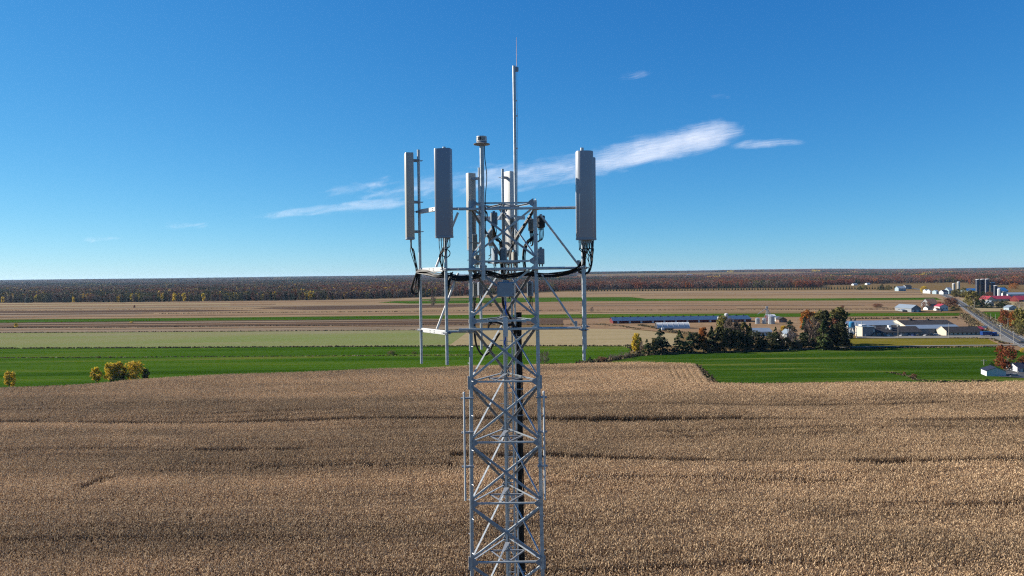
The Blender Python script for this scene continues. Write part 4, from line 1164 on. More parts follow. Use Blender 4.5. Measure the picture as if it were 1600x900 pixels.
rod = empty('lightning_mast', (lr.x, 15.9, lz0), 'tallest thin steel mast with a lightning rod at its tip', 'lightning rod')
MB().tube((0, 0, 0), (0, 0, lz1 - lz0), 0.037, 16).build('mast_pipe', M_steel, rod, True)
hh = lz1 - lz0
MB().bbox((0.06, 0, hh - 0.08), (0.09, 0.05, 0.10), 0.01).build('rod_clamp', M_steel2, rod)
MB().tube((0.065, 0, hh - 0.12), (0.065, 0, hh + 0.66), 0.010, 8, 0.004).build('air_terminal', mat('copper_rod', (0.55, 0.42, 0.42), 0.4, 0.7), rod, True)
MB().path(spline([(0.066, 0, hh - 0.12), (0.062, 0, hh - 0.8), (0.07, 0, hh - 1.3), (0.055, 0, hh - 2.0), (0.052, 0, 0.3)], 8), 0.005, 5).build('ground_wire', M_steel, rod, True)
for z in (hh - 0.80, hh - 1.15, hh - 1.9):
    MB().bbox((0.05, 0, z), (0.035, 0.03, 0.03), 0.006).build('wire_clip', M_plate, rod)
for v in (322, 410):
    MB().bbox((-0.03, 0.12, zv(v, 15.9) - lz0), (0.16, 0.30, 0.05), 0.008).build('clamp', M_steel2, rod)
for side, u, lab in ((-1, 725, 'slender vertical pipe antenna clamped beside the left tower leg'), (1, 849.5, 'slender vertical pipe antenna clamped beside the right tower leg')):
    k = 0 if side < 0 else 1
    zt, zb = zv(611.5), zv(779)
    x0 = P(u + 1, 690, YF - 0.11).x
    da = empty('pipe_antenna', (x0, YF - 0.11, zb), lab, 'antenna', 'pipe antennas beside the legs')
    MB().tube((0, 0, 0), (0, 0, zt - zb), 0.022, 12).build('tube', M_plate, da, True)
    MB().lathe((0, 0, zt - zb), [(0.026, -0.03), (0.026, 0.0), (0.012, 0.02)], 12).build('cap', M_plate, da, True)
    for v in (620.5, 674, 727):
        z = zv(v) ; q = leg_at(k, z)
        MB().bbox(((q.x - x0) / 2, 0.035, z - zb), (abs(q.x - x0) + 0.14, 0.05, 0.04), 0.005).build('clamp', M_steel2, da)
# ------------------------------------------------------------------ buildings
def at_ground(u, v):
    """where the sight line through this point meets the land, hills included"""
    d = ray(u, v); t = 60.0
    if d.z < 0:
        while t < 16000:
            p = Vector((0, 0, CAM_H)) + d * t
            if p.z <= float(hgt(p.x, p.y)):
                return p
            t *= 1.01
    p = Vector((0, 0, CAM_H)) + d * (7200 / d.y)
    p.z = float(hgt(p.x, p.y))
    return p
W_white = mat('white_siding', (0.62, 0.63, 0.62), 0.6, 0, 0.06, 1.0, 0.3, 0, (1, 1, 6))
W_cream = mat('cream_block_wall', (0.54, 0.48, 0.38), 0.8, 0, 0.1, 1.0, 0.2)
W_grey = mat('grey_board_wall', (0.24, 0.25, 0.26), 0.8, 0, 0.2, 1.5, 0.2, 0, (4, 4, 0.4))
W_red = mat('red_barn_siding', (0.13, 0.018, 0.018), 0.7, 0, 0.2, 1.0, 0.2, 0, (4, 4, 0.4))
W_blue = mat('pale_blue_siding', (0.30, 0.38, 0.42), 0.6, 0, 0.1, 1.0, 0.3)
R_dark = mat('dark_shingle_roof', (0.045, 0.042, 0.045), 0.85, 0, 0.25, 1.2, 0.2)
R_navy = mat('navy_shingle_roof', (0.018, 0.024, 0.05), 0.8, 0, 0.25, 1.2, 0.2)
R_metal = mat('pale_metal_roof', (0.36, 0.42, 0.46), 0.35, 0.4, 0.12, 0.6, 0.5, 0, (0.5, 3, 1))
R_blue = mat('blue_metal_roof', (0.02, 0.16, 0.42), 0.4, 0.1, 0.12, 0.6, 0.5)
R_red = mat('red_metal_roof', (0.42, 0.04, 0.05), 0.4, 0.1, 0.12, 0.6, 0.5)
R_steel = mat('sky_tinted_steel_roof', (0.055, 0.10, 0.175), 0.4, 0.2, 0.12, 0.6, 0.5, 0, (0.5, 3, 1))  # steel whose blue sky reflection is painted into the base colour
R_brown = mat('brown_roof', (0.20, 0.13, 0.10), 0.8, 0, 0.2, 0.8, 0.2)
M_glass = mat('dark_window_glass', (0.015, 0.018, 0.022), 0.1, 0, 0.2, 2.0, 0.6)
M_silo = mat('navy_enamel_silo', (0.012, 0.018, 0.05), 0.3, 0.1, 0.2, 0.5, 0.5)
M_conc = mat('pale_concrete_silo', (0.42, 0.40, 0.34), 0.85, 0, 0.12, 0.8, 0.2)
M_bin = mat('corrugated_bin_steel', (0.48, 0.52, 0.55), 0.35, 0.5, 0.12, 0.8, 0.5, 0, (0.3, 0.3, 6))
def gable(name, label, cat, u0, u1, vb, depth, wall_h, rise, wm, rm, ridge='x', yaw=0.0, win=0, doors=0, group=None, base=None, over=0.5, width=None, chimney=False, wsz=(0.9, 1.1)):
    """house or shed: walls, two roof slopes, windows with frames, doors"""
    p0, p1 = at_ground(u0, vb), at_ground(u1, vb)
    L = width or abs(p1.x - p0.x)
    root = empty(name, p0, label, cat, group, yaw)
    D = depth
    if ridge == 'x':
        sec = [(0, 0), (D, 0), (D, wall_h), (D / 2, wall_h + rise), (0, wall_h)]
        vs = [(x, y, z) for x in (0, L) for y, z in sec]
    else:
        sec = [(0, 0), (L, 0), (L, wall_h), (L / 2, wall_h + rise), (0, wall_h)]
        vs = [(x, y, z) for y in (0, D) for x, z in sec]
    fs = [(k, (k + 1) % 5, 5 + (k + 1) % 5, 5 + k) for k in range(5) if k not in (2, 3)] + [(0, 1, 2, 3, 4), (9, 8, 7, 6, 5)]
    MB().add([(x, y, z - (0.6 if z == 0 else 0)) for x, y, z in vs], fs).build('wall', wm, root)
    half = (D if ridge == 'x' else L) / 2; ln = (L if ridge == 'x' else D)
    sl = rise / half
    for sg in (-1, 1):
        e = half + over; t = 0.12
        pts = []
        for a in (-over, ln + over):
            for w_, zz in ((0.0, rise), (e, rise - sl * e), (e, rise - sl * e + t), (0.0, rise + t)):
                q = half + sg * w_
                z = wall_h + zz + 0.02
                pts.append((a, q, z) if ridge == 'x' else (q, a, z))
        MB().add(pts, [(0, 1, 5, 4), (1, 2, 6, 5), (2, 3, 7, 6), (3, 0, 4, 7), (0, 3, 2, 1), (4, 5, 6, 7)]).build('roof_slope', rm, root)
    for k in range(win):
        x = L * (k + 0.5) / win
        w, h = wsz
        z = wall_h * 0.55
        o = MB().box((x, -0.02, z), (w, 0.06, h)).build('window', M_glass, root)
        f = MB()
        f.box((x, -0.045, z + h / 2 + 0.05), (w + 0.24, 0.07, 0.1)); f.box((x, -0.045, z - h / 2 - 0.05), (w + 0.24, 0.07, 0.1))
        f.box((x - w / 2 - 0.06, -0.043, z), (0.12, 0.06, h - 0.002)); f.box((x + w / 2 + 0.06, -0.043, z), (0.12, 0.06, h - 0.002))
        tag(f.build('window_frame', W_white, o), kind='stuff')
    for k in range(doors):
        x = L * (k + 0.3) / doors
        MB().bbox((x, -0.03, min(1.2, wall_h * 0.42)), (min(2.4, L * 0.25), 0.08, min(2.4, wall_h * 0.84)), 0.02).build('door', W_grey if wm is not W_grey else W_white, root)
    if chimney:
        MB().bbox((L * 0.6, D * 0.5, wall_h + rise + 0.4), (0.7, 0.7, 1.6), 0.04).build('chimney', R_brown, root)
    return root, L, D
def silo(name, label, u0, u1, vb, vt, m, dome=None, cat='silo', group=None, rings=6, ladder=True, cone=0.25):
    p = at_ground((u0 + u1) / 2, vb); k = p.y / FPX
    r = (u1 - u0) / 2 * k; h = (vb - vt) * k
    p = p + Vector((0, r, 0))
    root = empty(name, p, label, cat, group)
    hw = h - r * 2 * cone
    MB().lathe((0, 0, -0.3), [(r, 0), (r, hw + 0.3)], 24).build('tank_wall', m, root, True)
    cap = [(r * 1.03, hw), (r * 1.03, hw + 0.1)] + ([(r * math.cos(a), hw + 0.1 + r * 2 * cone * math.sin(a)) for a in np.linspace(0.15, 1.45, 6)] if dome != 'cone' else [(r * 0.12, h)])
    MB().lathe((0, 0, 0), cap, 24).build('roof_cap', M_plate if dome != 'cone' else m, root, True)
    for q in range(rings):
        z = hw * (q + 0.5) / rings
        MB().lathe((0, 0, z), [(r * 1.006, -0.08), (r * 1.02, -0.05), (r * 1.02, 0.05), (r * 1.006, 0.08)], 24).build('hoop', m, root, True)
    if ladder:
        a = R_(200)
        MB().box((r * 1.05 * math.cos(a), r * 1.05 * math.sin(a), hw / 2), (0.5, 0.3, hw), Matrix.Rotation(a, 3, 'Z')).build('ladder_chute', M_plate, root)
    return root

# the dairy barn and its yard
barn, L, D = gable('dairy_barn', 'very long low red barn with a metal roof coloured blue-grey like the sky it reflects', 'barn', 958, 1186, 506.2, 20, 2.7, 2.6, W_red, R_steel, 'x', 0.012)
for k in range(12):
    MB().box((L * (k + 0.45) / 12, -0.03, 1.35), (1.6, 0.1, 2.7)).build('door', W_white, barn)
for k in range(18):
    MB().bbox((L * (k + 0.5) / 18, D / 2, 2.7 + 2.6 + 0.4), (1.3, 1.0, 0.9), 0.1).build('roof_vent', R_dark, barn)
p0 = at_ground(1027, 514.8); k = p0.y / FPX
hoop = empty('hoop_barn', p0, 'white fabric hoop barn in front of the long red barn', 'barn')
L = 51 * k; r = 5.2
ring = [(r - r * math.cos(a), r * 0.98 * math.sin(a)) for a in np.linspace(0, math.pi, 17)]
b = MB(); n = len(ring)
b.add([(x, y, z) for x in (0, L) for y, z in ring], [(i, i + 1, n + i + 1, n + i) for i in range(n - 1)])
b.build('fabric_cover', W_white, hoop, True)
MB().add([(0.25, y, z) for y, z in ring], [tuple(range(n))]).build('end_wall', R_dark, hoop)
MB().add([(L - 0.25, y, z) for y, z in ring], [tuple(range(n))]).build('end_wall', W_white, hoop)
for q in range(7):
    x = L * q / 6
    MB().path([(x, y - (0.03 if y < r else -0.03), z + 0.03) for y, z in ring], 0.07, 5).build('rib', M_plate, hoop)
silo('grain_bin', 'small silver grain bin at the left end of the three beside the grain leg', 1181.6, 1188.2, 506.4, 496.5, M_bin, 'cone', 'grain bin', 'grain bins by the dairy barn', 5)
silo('grain_bin', 'small silver grain bin in the middle of the three beside the grain leg', 1192.4, 1198.4, 506.6, 496.5, M_bin, 'cone', 'grain bin', 'grain bins by the dairy barn', 5)
silo('grain_bin', 'largest silver grain bin beside the grain leg', 1202.4, 1212.2, 507.2, 492.5, M_bin, 'cone', 'grain bin', 'grain bins by the dairy barn', 6)
pl = at_ground(1198.5, 505.5); k = pl.y / FPX
leg = empty('grain_elevator', pl, 'tall thin grain elevator leg with slanting spouts above the bins', 'grain elevator')
H_ = 25 * k
for sx in (-0.5, 0.5):
    MB().box((sx, 0, H_ / 2), (0.35, 0.5, H_)).build('casing', M_bin, leg)
MB().bbox((0, 0, H_ + 0.4), (2.0, 1.0, 1.2), 0.15).build('head', M_bin, leg)
for du, dv in ((-14, 9.5), (5.5, 13), (9, 14)):
    MB().tube((0, 0, H_ - 0.4), (du * k, 1.0, (26 - dv) * k - 1.0), 0.2, 8).build('spout', M_bin, leg, True)
for sx in (-1, 1):
    MB().tube((sx * 0.8, 0, H_ * 0.7), (sx * 4.2, 1.5, 0), 0.06, 6).build('guy_brace', M_bin, leg)
gable('feed_shed', 'tall dark red feed shed with a white roof behind the bins', 'shed', 1200.5, 1211.5, 502.5, 7, 5.0, 1.2, W_red, W_white, 'x', 0, 0, 0)
gable('feed_shed', 'small white shed right of the largest grain bin', 'shed', 1213, 1219, 503, 6, 3.2, 1.4, W_white, R_metal, 'x', 0, 0, 1)
gable('feed_shed', 'dark brown gabled shed right of the grain bins', 'shed', 1217.5, 1229.5, 504.5, 8, 3.0, 1.9, R_brown, R_dark, 'y', 0, 0, 1)
silo('white_silo', 'short white silo behind the yellow willow, the taller one', 1133, 1139, 508, 489.8, W_white, None, 'silo', 'white silos behind the willow', 4)
silo('white_silo', 'short white silo behind the yellow willow, the lower one', 1121.8, 1126.4, 509, 494.8, W_white, None, 'silo', 'white silos behind the willow', 4)
gable('farm_shed', 'long white shed with a pale roof behind the dark conifers', 'shed', 1176.5, 1206, 526, 12, 3.4, 2.0, W_white, R_metal, 'x', 0, 3, 1)
gable('farmhouse', 'white two-storey farmhouse among the bare trees of the windbreak', 'house', 1229, 1243, 535, 9, 5.4, 2.4, W_white, R_metal, 'y', 0, 3, 1, chimney=True)
gable('farm_shed', 'small white shed low behind the windbreak conifers', 'shed', 1218, 1227, 534.5, 6, 2.6, 1.4, W_white, R_dark, 'x', 0, 0, 1)
# tractor and trailer parked before the hoop barn
pt = at_ground(1039, 517)
tr = empty('farm_wagon', pt, 'dark farm wagon with white wheels parked before the hoop barn', 'wagon')
MB().bbox((3.2, 0, 1.5), (6.4, 2.2, 0.9), 0.08).build('bed', R_dark, tr)
for x in (1.0, 5.2):
    for y in (-1.0, 1.0):
        MB().tube((x, y - 0.2, 0.55), (x, y + 0.2, 0.55), 0.55, 14).build('wheel', M_dark, tr, True)
MB().bbox((-1.6, 0, 1.5), (2.6, 1.8, 1.8), 0.3).build('hopper', W_white, tr)
MB().tube((-1.6, -0.9, 0.5), (-1.6, 0.9, 0.5), 0.5, 14).build('axle_wheel', M_dark, tr, True)

# the factory by the road: three joined ranges and a tower block
pf0 = at_ground(1347.5, 527.3); kf = pf0.y / FPX
fac = empty('factory', pf0, 'long low factory with dark roofs and cream gable walls beside the road', 'factory')
def fx(u):                                    # metres east of the block corner, along the front
    return (u - 1347.5) * kf
def part_box(name, x0, x1, y0, y1, z0, z1, m, parent=fac, bev=0.05):
    return MB().bbox(((x0 + x1) / 2, (y0 + y1) / 2, (z0 + z1) / 2), (x1 - x0, y1 - y0, z1 - z0), bev).build(name, m, parent)
blk = part_box('tower_block', 0, fx(1367), 0, 9.5, -0.5, 6.9, W_cream)
part_box('block_roof', -0.15, fx(1367) + 0.15, -0.15, 9.65, 6.95, 7.25, R_metal, blk)
part_box('block_unit', 1.0, 4.5, 3, 7, 7.3, 8.3, W_white, blk)
part_box('block_cladding', 0.02, fx(1367) - 0.02, -0.06, -0.005, 0.0, 6.85, W_grey, blk, 0.01)
part_box('block_door', 1.4, 2.4, -0.14, -0.065, 0.0, 2.1, W_white, blk)
part_box('block_vent', fx(1364), fx(1366.5), -0.16, -0.065, 3.6, 5.4, R_metal, blk)
st = MB().add([(4.5, -0.9, 0), (8.0, -0.9, 3.2), (8.0, -0.9, 3.5), (4.5, -0.9, 0.3), (4.5, -0.1, 0), (8.0, -0.1, 3.2), (8.0, -0.1, 3.5), (4.5, -0.1, 0.3)], [(0, 1, 2, 3), (7, 6, 5, 4), (0, 4, 5, 1), (1, 5, 6, 2), (2, 6, 7, 3), (3, 7, 4, 0)]).build('stair', R_dark, blk)
def hall(x0, x1, y0, y1, eave, ridge, wm, rm, rm_hi=None, nwin=0):
    """one range with its ridge running along the front"""
    h = (y1 - y0) / 2
    w = MB().add([(x, y, z) for x in (x0, x1) for y, z in ((y0, -0.5), (y1, -0.5), (y1, eave), (y0 + h, ridge), (y0, eave))], [(0, 1, 6, 5), (1, 2, 7, 6), (4, 0, 5, 9), (0, 4, 3, 2, 1), (5, 6, 7, 8, 9)]).build('hall_wall', wm, fac)
    sl = (ridge - eave) / h
    for sg, mm in ((-1, rm), (1, rm)):
        o = 0.5; t = 0.15
        pts = [(a, y0 + h + sg * q, ridge - sl * q + z + 0.02) for a in (x0 + 0.15, x1 + 0.4) for q, z in ((0, 0), (h + o, 0), (h + o, t), (0, t))]
        MB().add(pts, [(0, 1, 5, 4), (1, 2, 6, 5), (2, 3, 7, 6), (3, 0, 4, 7), (0, 3, 2, 1), (4, 5, 6, 7)]).build('roof_slope', mm, fac)
    # parapet coping on the gable that faces the sun
    for sg in (-1, 1):
        a = Vector((x0, y0 + h, ridge + 0.25)); b_ = Vector((x0, y0 + h + sg * (h + 0.3), eave + 0.25))
        MB().tube(a, b_, 0.28, 4).build('coping', wm, fac)
    for k in range(nwin):
        x = x0 + (x1 - x0) * (k + 0.6) / nwin
        o = MB().box((x, y0 - 0.03, eave * 0.62), (1.0, 0.08, 1.1)).build('window', M_glass, fac)
        MB().box((x, y0 - 0.06, eave * 0.62 - 0.62), (1.3, 0.12, 0.1)).build('sill', W_cream, o)
hall(fx(1368), fx(1445), 3.0, 19, 3.0, 6.2, W_grey, R_dark, None, 9)
hall(fx(1352), fx(1443), 24, 44, 6.2, 8.6, W_cream, R_metal, None, 0)
hall(fx(1437), fx(1520), 12, 44, 4.2, 9.0, W_cream, R_dark, None, 0)
hall(fx(1479), fx(1535), 0.0, 11.4, 2.9, 5.9, W_cream, R_dark, None, 8)
MB().add([(x, y, 4.2 + 0.3 * (y - 12) + z) for x in (fx(1438), fx(1521)) for y, z in ((11.4, 0.22), (18.5, 0.22), (18.5, 0.32), (11.4, 0.32))], [(0, 1, 2, 3), (7, 6, 5, 4), (0, 4, 5, 1), (1, 5, 6, 2), (2, 6, 7, 3), (3, 7, 4, 0)]).build('metal_roof_strip', R_metal, fac)
part_box('link_wall', fx(1445.5), fx(1478.5), 11.7, 12.0, 0, 4.5, W_grey)
for u, y, h_ in ((1352, 12, 9.0), (1364.5, 15, 9.5), (1358, 14, 8.2), (1379, 9, 6.6), (1394, 7, 6.0)):
    MB().tube((fx(u), y, 3), (fx(u), y, h_), 0.35, 10).build('stack_pipe', R_metal, fac, True)
part_box('rooftop_unit', fx(1384), fx(1395), 14, 17, 5.3, 6.8, R_dark); part_box('rooftop_unit', fx(1399), fx(1403), 8, 10, 5.4, 7.2, W_white)
part_box('rooftop_unit', fx(1397.5), fx(1400.5), 5, 7, 4.6, 5.8, W_white); part_box('rooftop_unit', fx(1459), fx(1463), 27, 29, 9.0, 10.2, R_dark); part_box('rooftop_unit', fx(1488), fx(1491), 27, 29, 9.0, 9.9, R_dark)
gable('roadside_shed', 'low red-roofed shed between the factory and the sign', 'shed', 1528, 1537, 519.5, 6, 2.4, 1.5, W_red, R_red, 'x')
# process plant left of the block
pp = at_ground(1312, 529.5); kp = pp.y / FPX
rack = empty('pipe_rack', pp, 'white steel frame with pipes and ducts left of the factory block', 'pipe rack')
for x in (1.5, 6.5, 11.0):
    for y in (0, 5):
        MB().box((x, y, 3.6), (0.3, 0.3, 7.2)).build('post', W_white, rack)
for z in (4.2, 7.1):
    for y in (0, 5):
        MB().box((6.25, y, z), (9.8, 0.28, 0.32)).build('beam', W_white, rack)
MB().path(spline([(0, 2, 1), (1.5, 2, 4.5), (4, 2, 5.6), (8, 2.4, 5.2), (10.5, 2.4, 2.5)], 6), 0.45, 9).build('duct', W_white, rack, True)
MB().path(spline([(5, -0.6, 0.5), (5.4, -0.6, 3.0), (7, -0.6, 3.6), (8.6, -0.6, 1.2)], 6), 0.3, 9).build('duct', R_metal, rack, True)
MB().lathe((8.4, 2.5, 0), [(1.5, 0), (1.5, 3.0), (1.2, 3.6), (0.3, 3.9)], 18).build('vessel', R_dark, rack, True)
gable('white_hut', 'little white hut beside the pipe rack', 'shed', 1317.5, 1325.5, 530.6, 2.6, 1.9, 0.7, W_white, R_metal, 'x')
pt = at_ground(1334, 523)
tank = empty('blue_tank', pt, 'upright blue tank on legs behind the factory block', 'tank')
kt = pt.y / FPX
MB().lathe((0, 3, 0), [(1.6, 4.6), (1.75, 4.8), (1.75, 8.3), (1.3, 8.8), (0.3, 9.0)], 20).build('vessel', mat('blue_tank_paint', (0.03, 0.22, 0.42), 0.4, 0.1), tank, True)
for a in range(4):
    MB().box((1.4 * math.cos(a * 1.571 + 0.785), 3 + 1.4 * math.sin(a * 1.571 + 0.785), 2.35), (0.25, 0.25, 4.7)).build('support', W_white, tank)

# buildings along the road and the big farm
gable('grey_barn', 'weathered grey barn with a pale metal roof beside the stubble', 'barn', 1424, 1440, 487.8, 26, 4.0, 3.4, W_grey, R_metal, 'y', 0.10, 0, 2)
gable('lean_to_shed', 'open lean-to shed on the near side of the weathered grey barn', 'shed', 1410, 1422, 487.5, 8, 2.0, 0.9, W_grey, R_metal, 'x')
gable('white_garage', 'low white garage with a dark roof left of the red-roofed house', 'garage', 1449.5, 1459, 485.3, 8, 2.8, 1.6, W_white, R_dark, 'x', 0, 0, 1)
gable('red_roofed_house', 'white house with a red roof beside the road', 'house', 1468, 1481.5, 486, 9, 5.0, 2.4, W_white, R_red, 'y', 0, 3, 1, chimney=True)
gable('house_annex', 'low white annex in front of the red-roofed house', 'house', 1463, 1469.5, 486.3, 5, 2.6, 1.1, W_white, R_brown, 'x', 0, 1, 0)
gable('old_barn', 'old barn with a big brown roof behind the red-roofed house', 'barn', 1452, 1466, 480, 16, 4.2, 5.6, W_grey, R_brown, 'x')
for i, (u0, u1, vb, d_, wh, rr, wm, rm, lab) in enumerate((
        (1447, 1452, 458.6, 10, 5, 3, W_white, R_metal, 'white barn at the far bend of the road, the leftmost of its row'),
        (1453.5, 1461, 459, 12, 5, 3, W_white, R_metal, 'second white barn from the left at the far bend of the road'),
        (1463, 1473, 460, 12, 5.5, 2, W_blue, R_metal, 'long pale blue barn at the far bend of the road'),
        (1474, 1482, 460.5, 12, 5, 3, W_white, R_navy, 'white barn with a navy roof near the far bend of the road'),
        (1483, 1488.5, 460, 14, 7, 5, W_blue, R_metal, 'tall pale blue gabled barn next to the two grey silos'),
        (1404, 1415.5, 455, 14, 6, 4, W_blue, R_metal, 'blue-grey barn alone at the far edge of the fields'),
        (1415.5, 1424.5, 451.6, 14, 6, 3.5, W_grey, R_dark, 'dark-roofed barn at the far edge of the fields'))):
    gable('far_barn', lab, 'barn', u0, u1, vb, d_, wh, rr, wm, rm, 'x', 0, 2 if i < 4 else 0, 1)
silo('grey_silo', 'grey concrete silo with a white dome, the shorter of the far pair', 1489.3, 1493.6, 459, 442.8, M_conc, None, 'silo', 'grey silo pair', 5)
silo('grey_silo', 'grey concrete silo with a white dome, the taller of the far pair', 1496.8, 1501, 458.5, 440, M_conc, None, 'silo', 'grey silo pair', 6)
for u0, u1, vb, vt, lab in ((1526.5, 1532.2, 462, 436.2, 'leftmost of the three tall navy silos'), (1534, 1539.8, 462, 435.8, 'middle one of the three tall navy silos'), (1541.4, 1547.4, 462, 435.6, 'rightmost of the three tall navy silos'),
                            (1550.4, 1556.6, 462, 441, 'medium navy silo right of the three tall ones'), (1554.6, 1560, 464, 446, 'shortest navy silo in front of the medium one')):
    silo('navy_silo', lab, u0, u1, vb, vt, M_silo, None, 'silo', 'navy silos on the big farm', 7, True, 0.12)
silo('pale_silo', 'white silo before the big farm, the taller of the pale pair', 1560.6, 1565.4, 467, 450.8, W_white, None, 'silo', 'pale silos on the big farm', 5)
silo('pale_silo', 'cream silo without gloss before the big farm, the shorter of the pale pair', 1569, 1574, 467, 455, M_conc, None, 'silo', 'pale silos on the big farm', 4)
gable('blue_roofed_barn', 'barn with a bright blue roof left of the tall navy silos', 'barn', 1512, 1530, 459.5, 22, 5, 4.5, W_blue, R_blue, 'x', 0, 0, 2)
gable('blue_roofed_barn', 'barn with a bright blue roof right of the navy silos', 'barn', 1564, 1583, 459.5, 20, 6, 5, W_blue, R_blue, 'x', 0, 0, 2)
gable('freestall_barn', 'long low pale barn behind the red-roofed barns', 'barn', 1575, 1625, 464, 20, 4, 2.5, W_white, R_metal, 'x', 0, 0, 3)
gable('red_roofed_barn', 'cream barn with a long red roof on the big farm', 'barn', 1554, 1591, 471.5, 16, 4, 3.6, W_cream, R_red, 'x', 0, 4, 2)
gable('red_roofed_barn', 'gabled red-roofed barn at the left end of the big farm', 'barn', 1543, 1554, 471.5, 16, 3.4, 4.0, W_cream, R_red, 'y', 0, 0, 1)
gable('red_roofed_barn', 'red-roofed barn cut by the right edge of the picture', 'barn', 1592, 1625, 472, 18, 3.0, 5.0, W_red, R_red, 'x', 0, 0, 1)
gable('farm_house', 'white farmhouse among dark trees below the red roofs', 'house', 1546, 1553, 479, 8, 4.6, 2.2, W_white, R_metal, 'y', 0, 2, 1, chimney=True)
gable('blue_shed', 'small pale blue shed at the edge of the green plot', 'shed', 1576.5, 1590, 485.4, 8, 3.4, 2.2, W_blue, R_metal, 'y', 0, 1, 1)
gable('garage', 'white gabled garage with a navy roof beside the corn', 'garage', 1541.6, 1567.6, 589.4, 6.5, 2.75, 1.35, W_white, R_navy, 'y', -0.3, 0, 0, over=0.35)
hs_, hL, hD = gable('bungalow', 'white bungalow with a navy roof cut by the right edge of the picture', 'house', 1592, 1640, 583.5, 8, 2.4, 1.6, W_white, R_navy, 'x', -0.05, 3, 1)
pfl = at_ground(1589.5, 585); flag = empty('flag', pfl, 'red and white striped flag hanging beside the bungalow', 'flag')
MB().tube((0, 0, 0), (0, 0, 3.2), 0.04, 8).build('flag_pole', W_white, flag, True)
fr, fw = mat('flag_red', (0.45, 0.03, 0.04), 0.8), mat('flag_white', (0.65, 0.65, 0.65), 0.8)
for k in range(7):
    x = 0.05 + k * 0.17
    MB().bbox((x + 0.085, -0.02 - 0.03 * math.sin(k * 1.3), 1.9), (0.168, 0.03, 1.7 - 0.05 * k), 0.006).build('stripe', fr if k % 2 == 0 else fw, flag)
for u0, u1, vb, lab, wh in ((1074, 1082.5, 430.9, 'long white barn on the far plain', 14), (1063, 1068, 431, 'small white barn just left of the long one on the far plain', 9), (1046, 1051, 431.3, 'white shed on the far plain left of the long barn', 8), (923, 926, 432.8, 'tiny white house far off just right of the tower mount', 9), (930, 934, 432.6, 'tiny white barn far off, second from the tower mount', 9), (941, 947, 432.3, 'tiny white barn far off, third from the tower mount', 9),
                            (1334, 1340, 446.2, 'small cream house before the far wood', 6), (1355, 1360, 445.2, 'small white house before the far wood', 6), (1217, 1222, 430, 'faint white barn on the far plain above the windbreak', 12), (1522, 1526, 424.6, 'faint white barn near the horizon above the silos', 12)):
    gable('distant_building', lab, 'building', u0, u1, vb, 14, wh * 0.6, wh * 0.4, W_white, R_metal, 'x', 0, 0, 0)

# ------------------------------------------------------------------ vehicles
CARM = {n: mat('car_paint_' + n, c, 0.25, 0.2, 0.05, 1.0, 0.6) for n, c in (('white', (0.65, 0.65, 0.65)), ('black', (0.012, 0.012, 0.014)), ('silver', (0.34, 0.36, 0.38)), ('red', (0.20, 0.015, 0.015)), ('blue', (0.02, 0.05, 0.18)), ('grey', (0.09, 0.095, 0.10)))}
M_tyre = mat('tyre_rubber', (0.015, 0.015, 0.015), 0.9)
def car(label, u, v, color, yaw, kind='car', group='cars parked before the factory', name='parked_car'):
    p = at_ground(u, v); p.z += 0.25
    root = empty(name, p, label, kind, group, yaw)
    van = kind in ('van', 'pickup')
    L, W, H = (4.6, 1.8, 1.45) if not van else (5.4, 2.0, 1.95)
    body = MB()
    side = [(-L / 2, 0.35), (-L / 2 + 0.05, 0.85), (-L * 0.22, 0.95), (L * 0.38, 0.92), (L / 2, 0.72), (L / 2, 0.35)]
    vs = [(x, y, z) for y in (-W / 2, W / 2) for x, z in side]; n = 6
    body.add(vs, [(k, (k + 1) % n, n + (k + 1) % n, n + k) for k in range(n)] + [tuple(range(n)), tuple(reversed(range(n, 2 * n)))])
    body.build('body', CARM[color], root)
    r0, r1 = (-L * 0.40, L * 0.22) if kind != 'pickup' else (-L * 0.05, L * 0.25)
    cab = [(r0, 0.93), (r0 + 0.25, H), (r1 - 0.55, H), (r1, 0.93)]
    for ww, zz, m, nm in ((W * 0.44, 0.0, M_glass, 'glass'),):
        vs = [(x, y * (0.9 if z > 1 else 1), z) for y in (-ww, ww) for x, z in cab]
        MB().add(vs, [(0, 1, 5, 4), (1, 2, 6, 5), (2, 3, 7, 6), (3, 0, 4, 7), (0, 3, 2, 1), (4, 5, 6, 7)]).build('glass', m, root)
    MB().bbox(((r0 + r1) / 2 - 0.13, 0, H + 0.02), (r1 - r0 - 0.7, W * 0.80, 0.07), 0.02).build('roof', CARM[color], root)
    for x in (-L * 0.31, L * 0.31):
        for y in (-W / 2 + 0.05, W / 2 - 0.05):
            MB().tube((x, y - 0.12, 0.33), (x, y + 0.12, 0.33), 0.33, 14).build('wheel', M_tyre, root, True)
    for y in (-W * 0.34, W * 0.34):
        MB().bbox((L / 2 - 0.02, y, 0.66), (0.1, 0.36, 0.14), 0.02).build('headlight', M_plate, root)
    return root
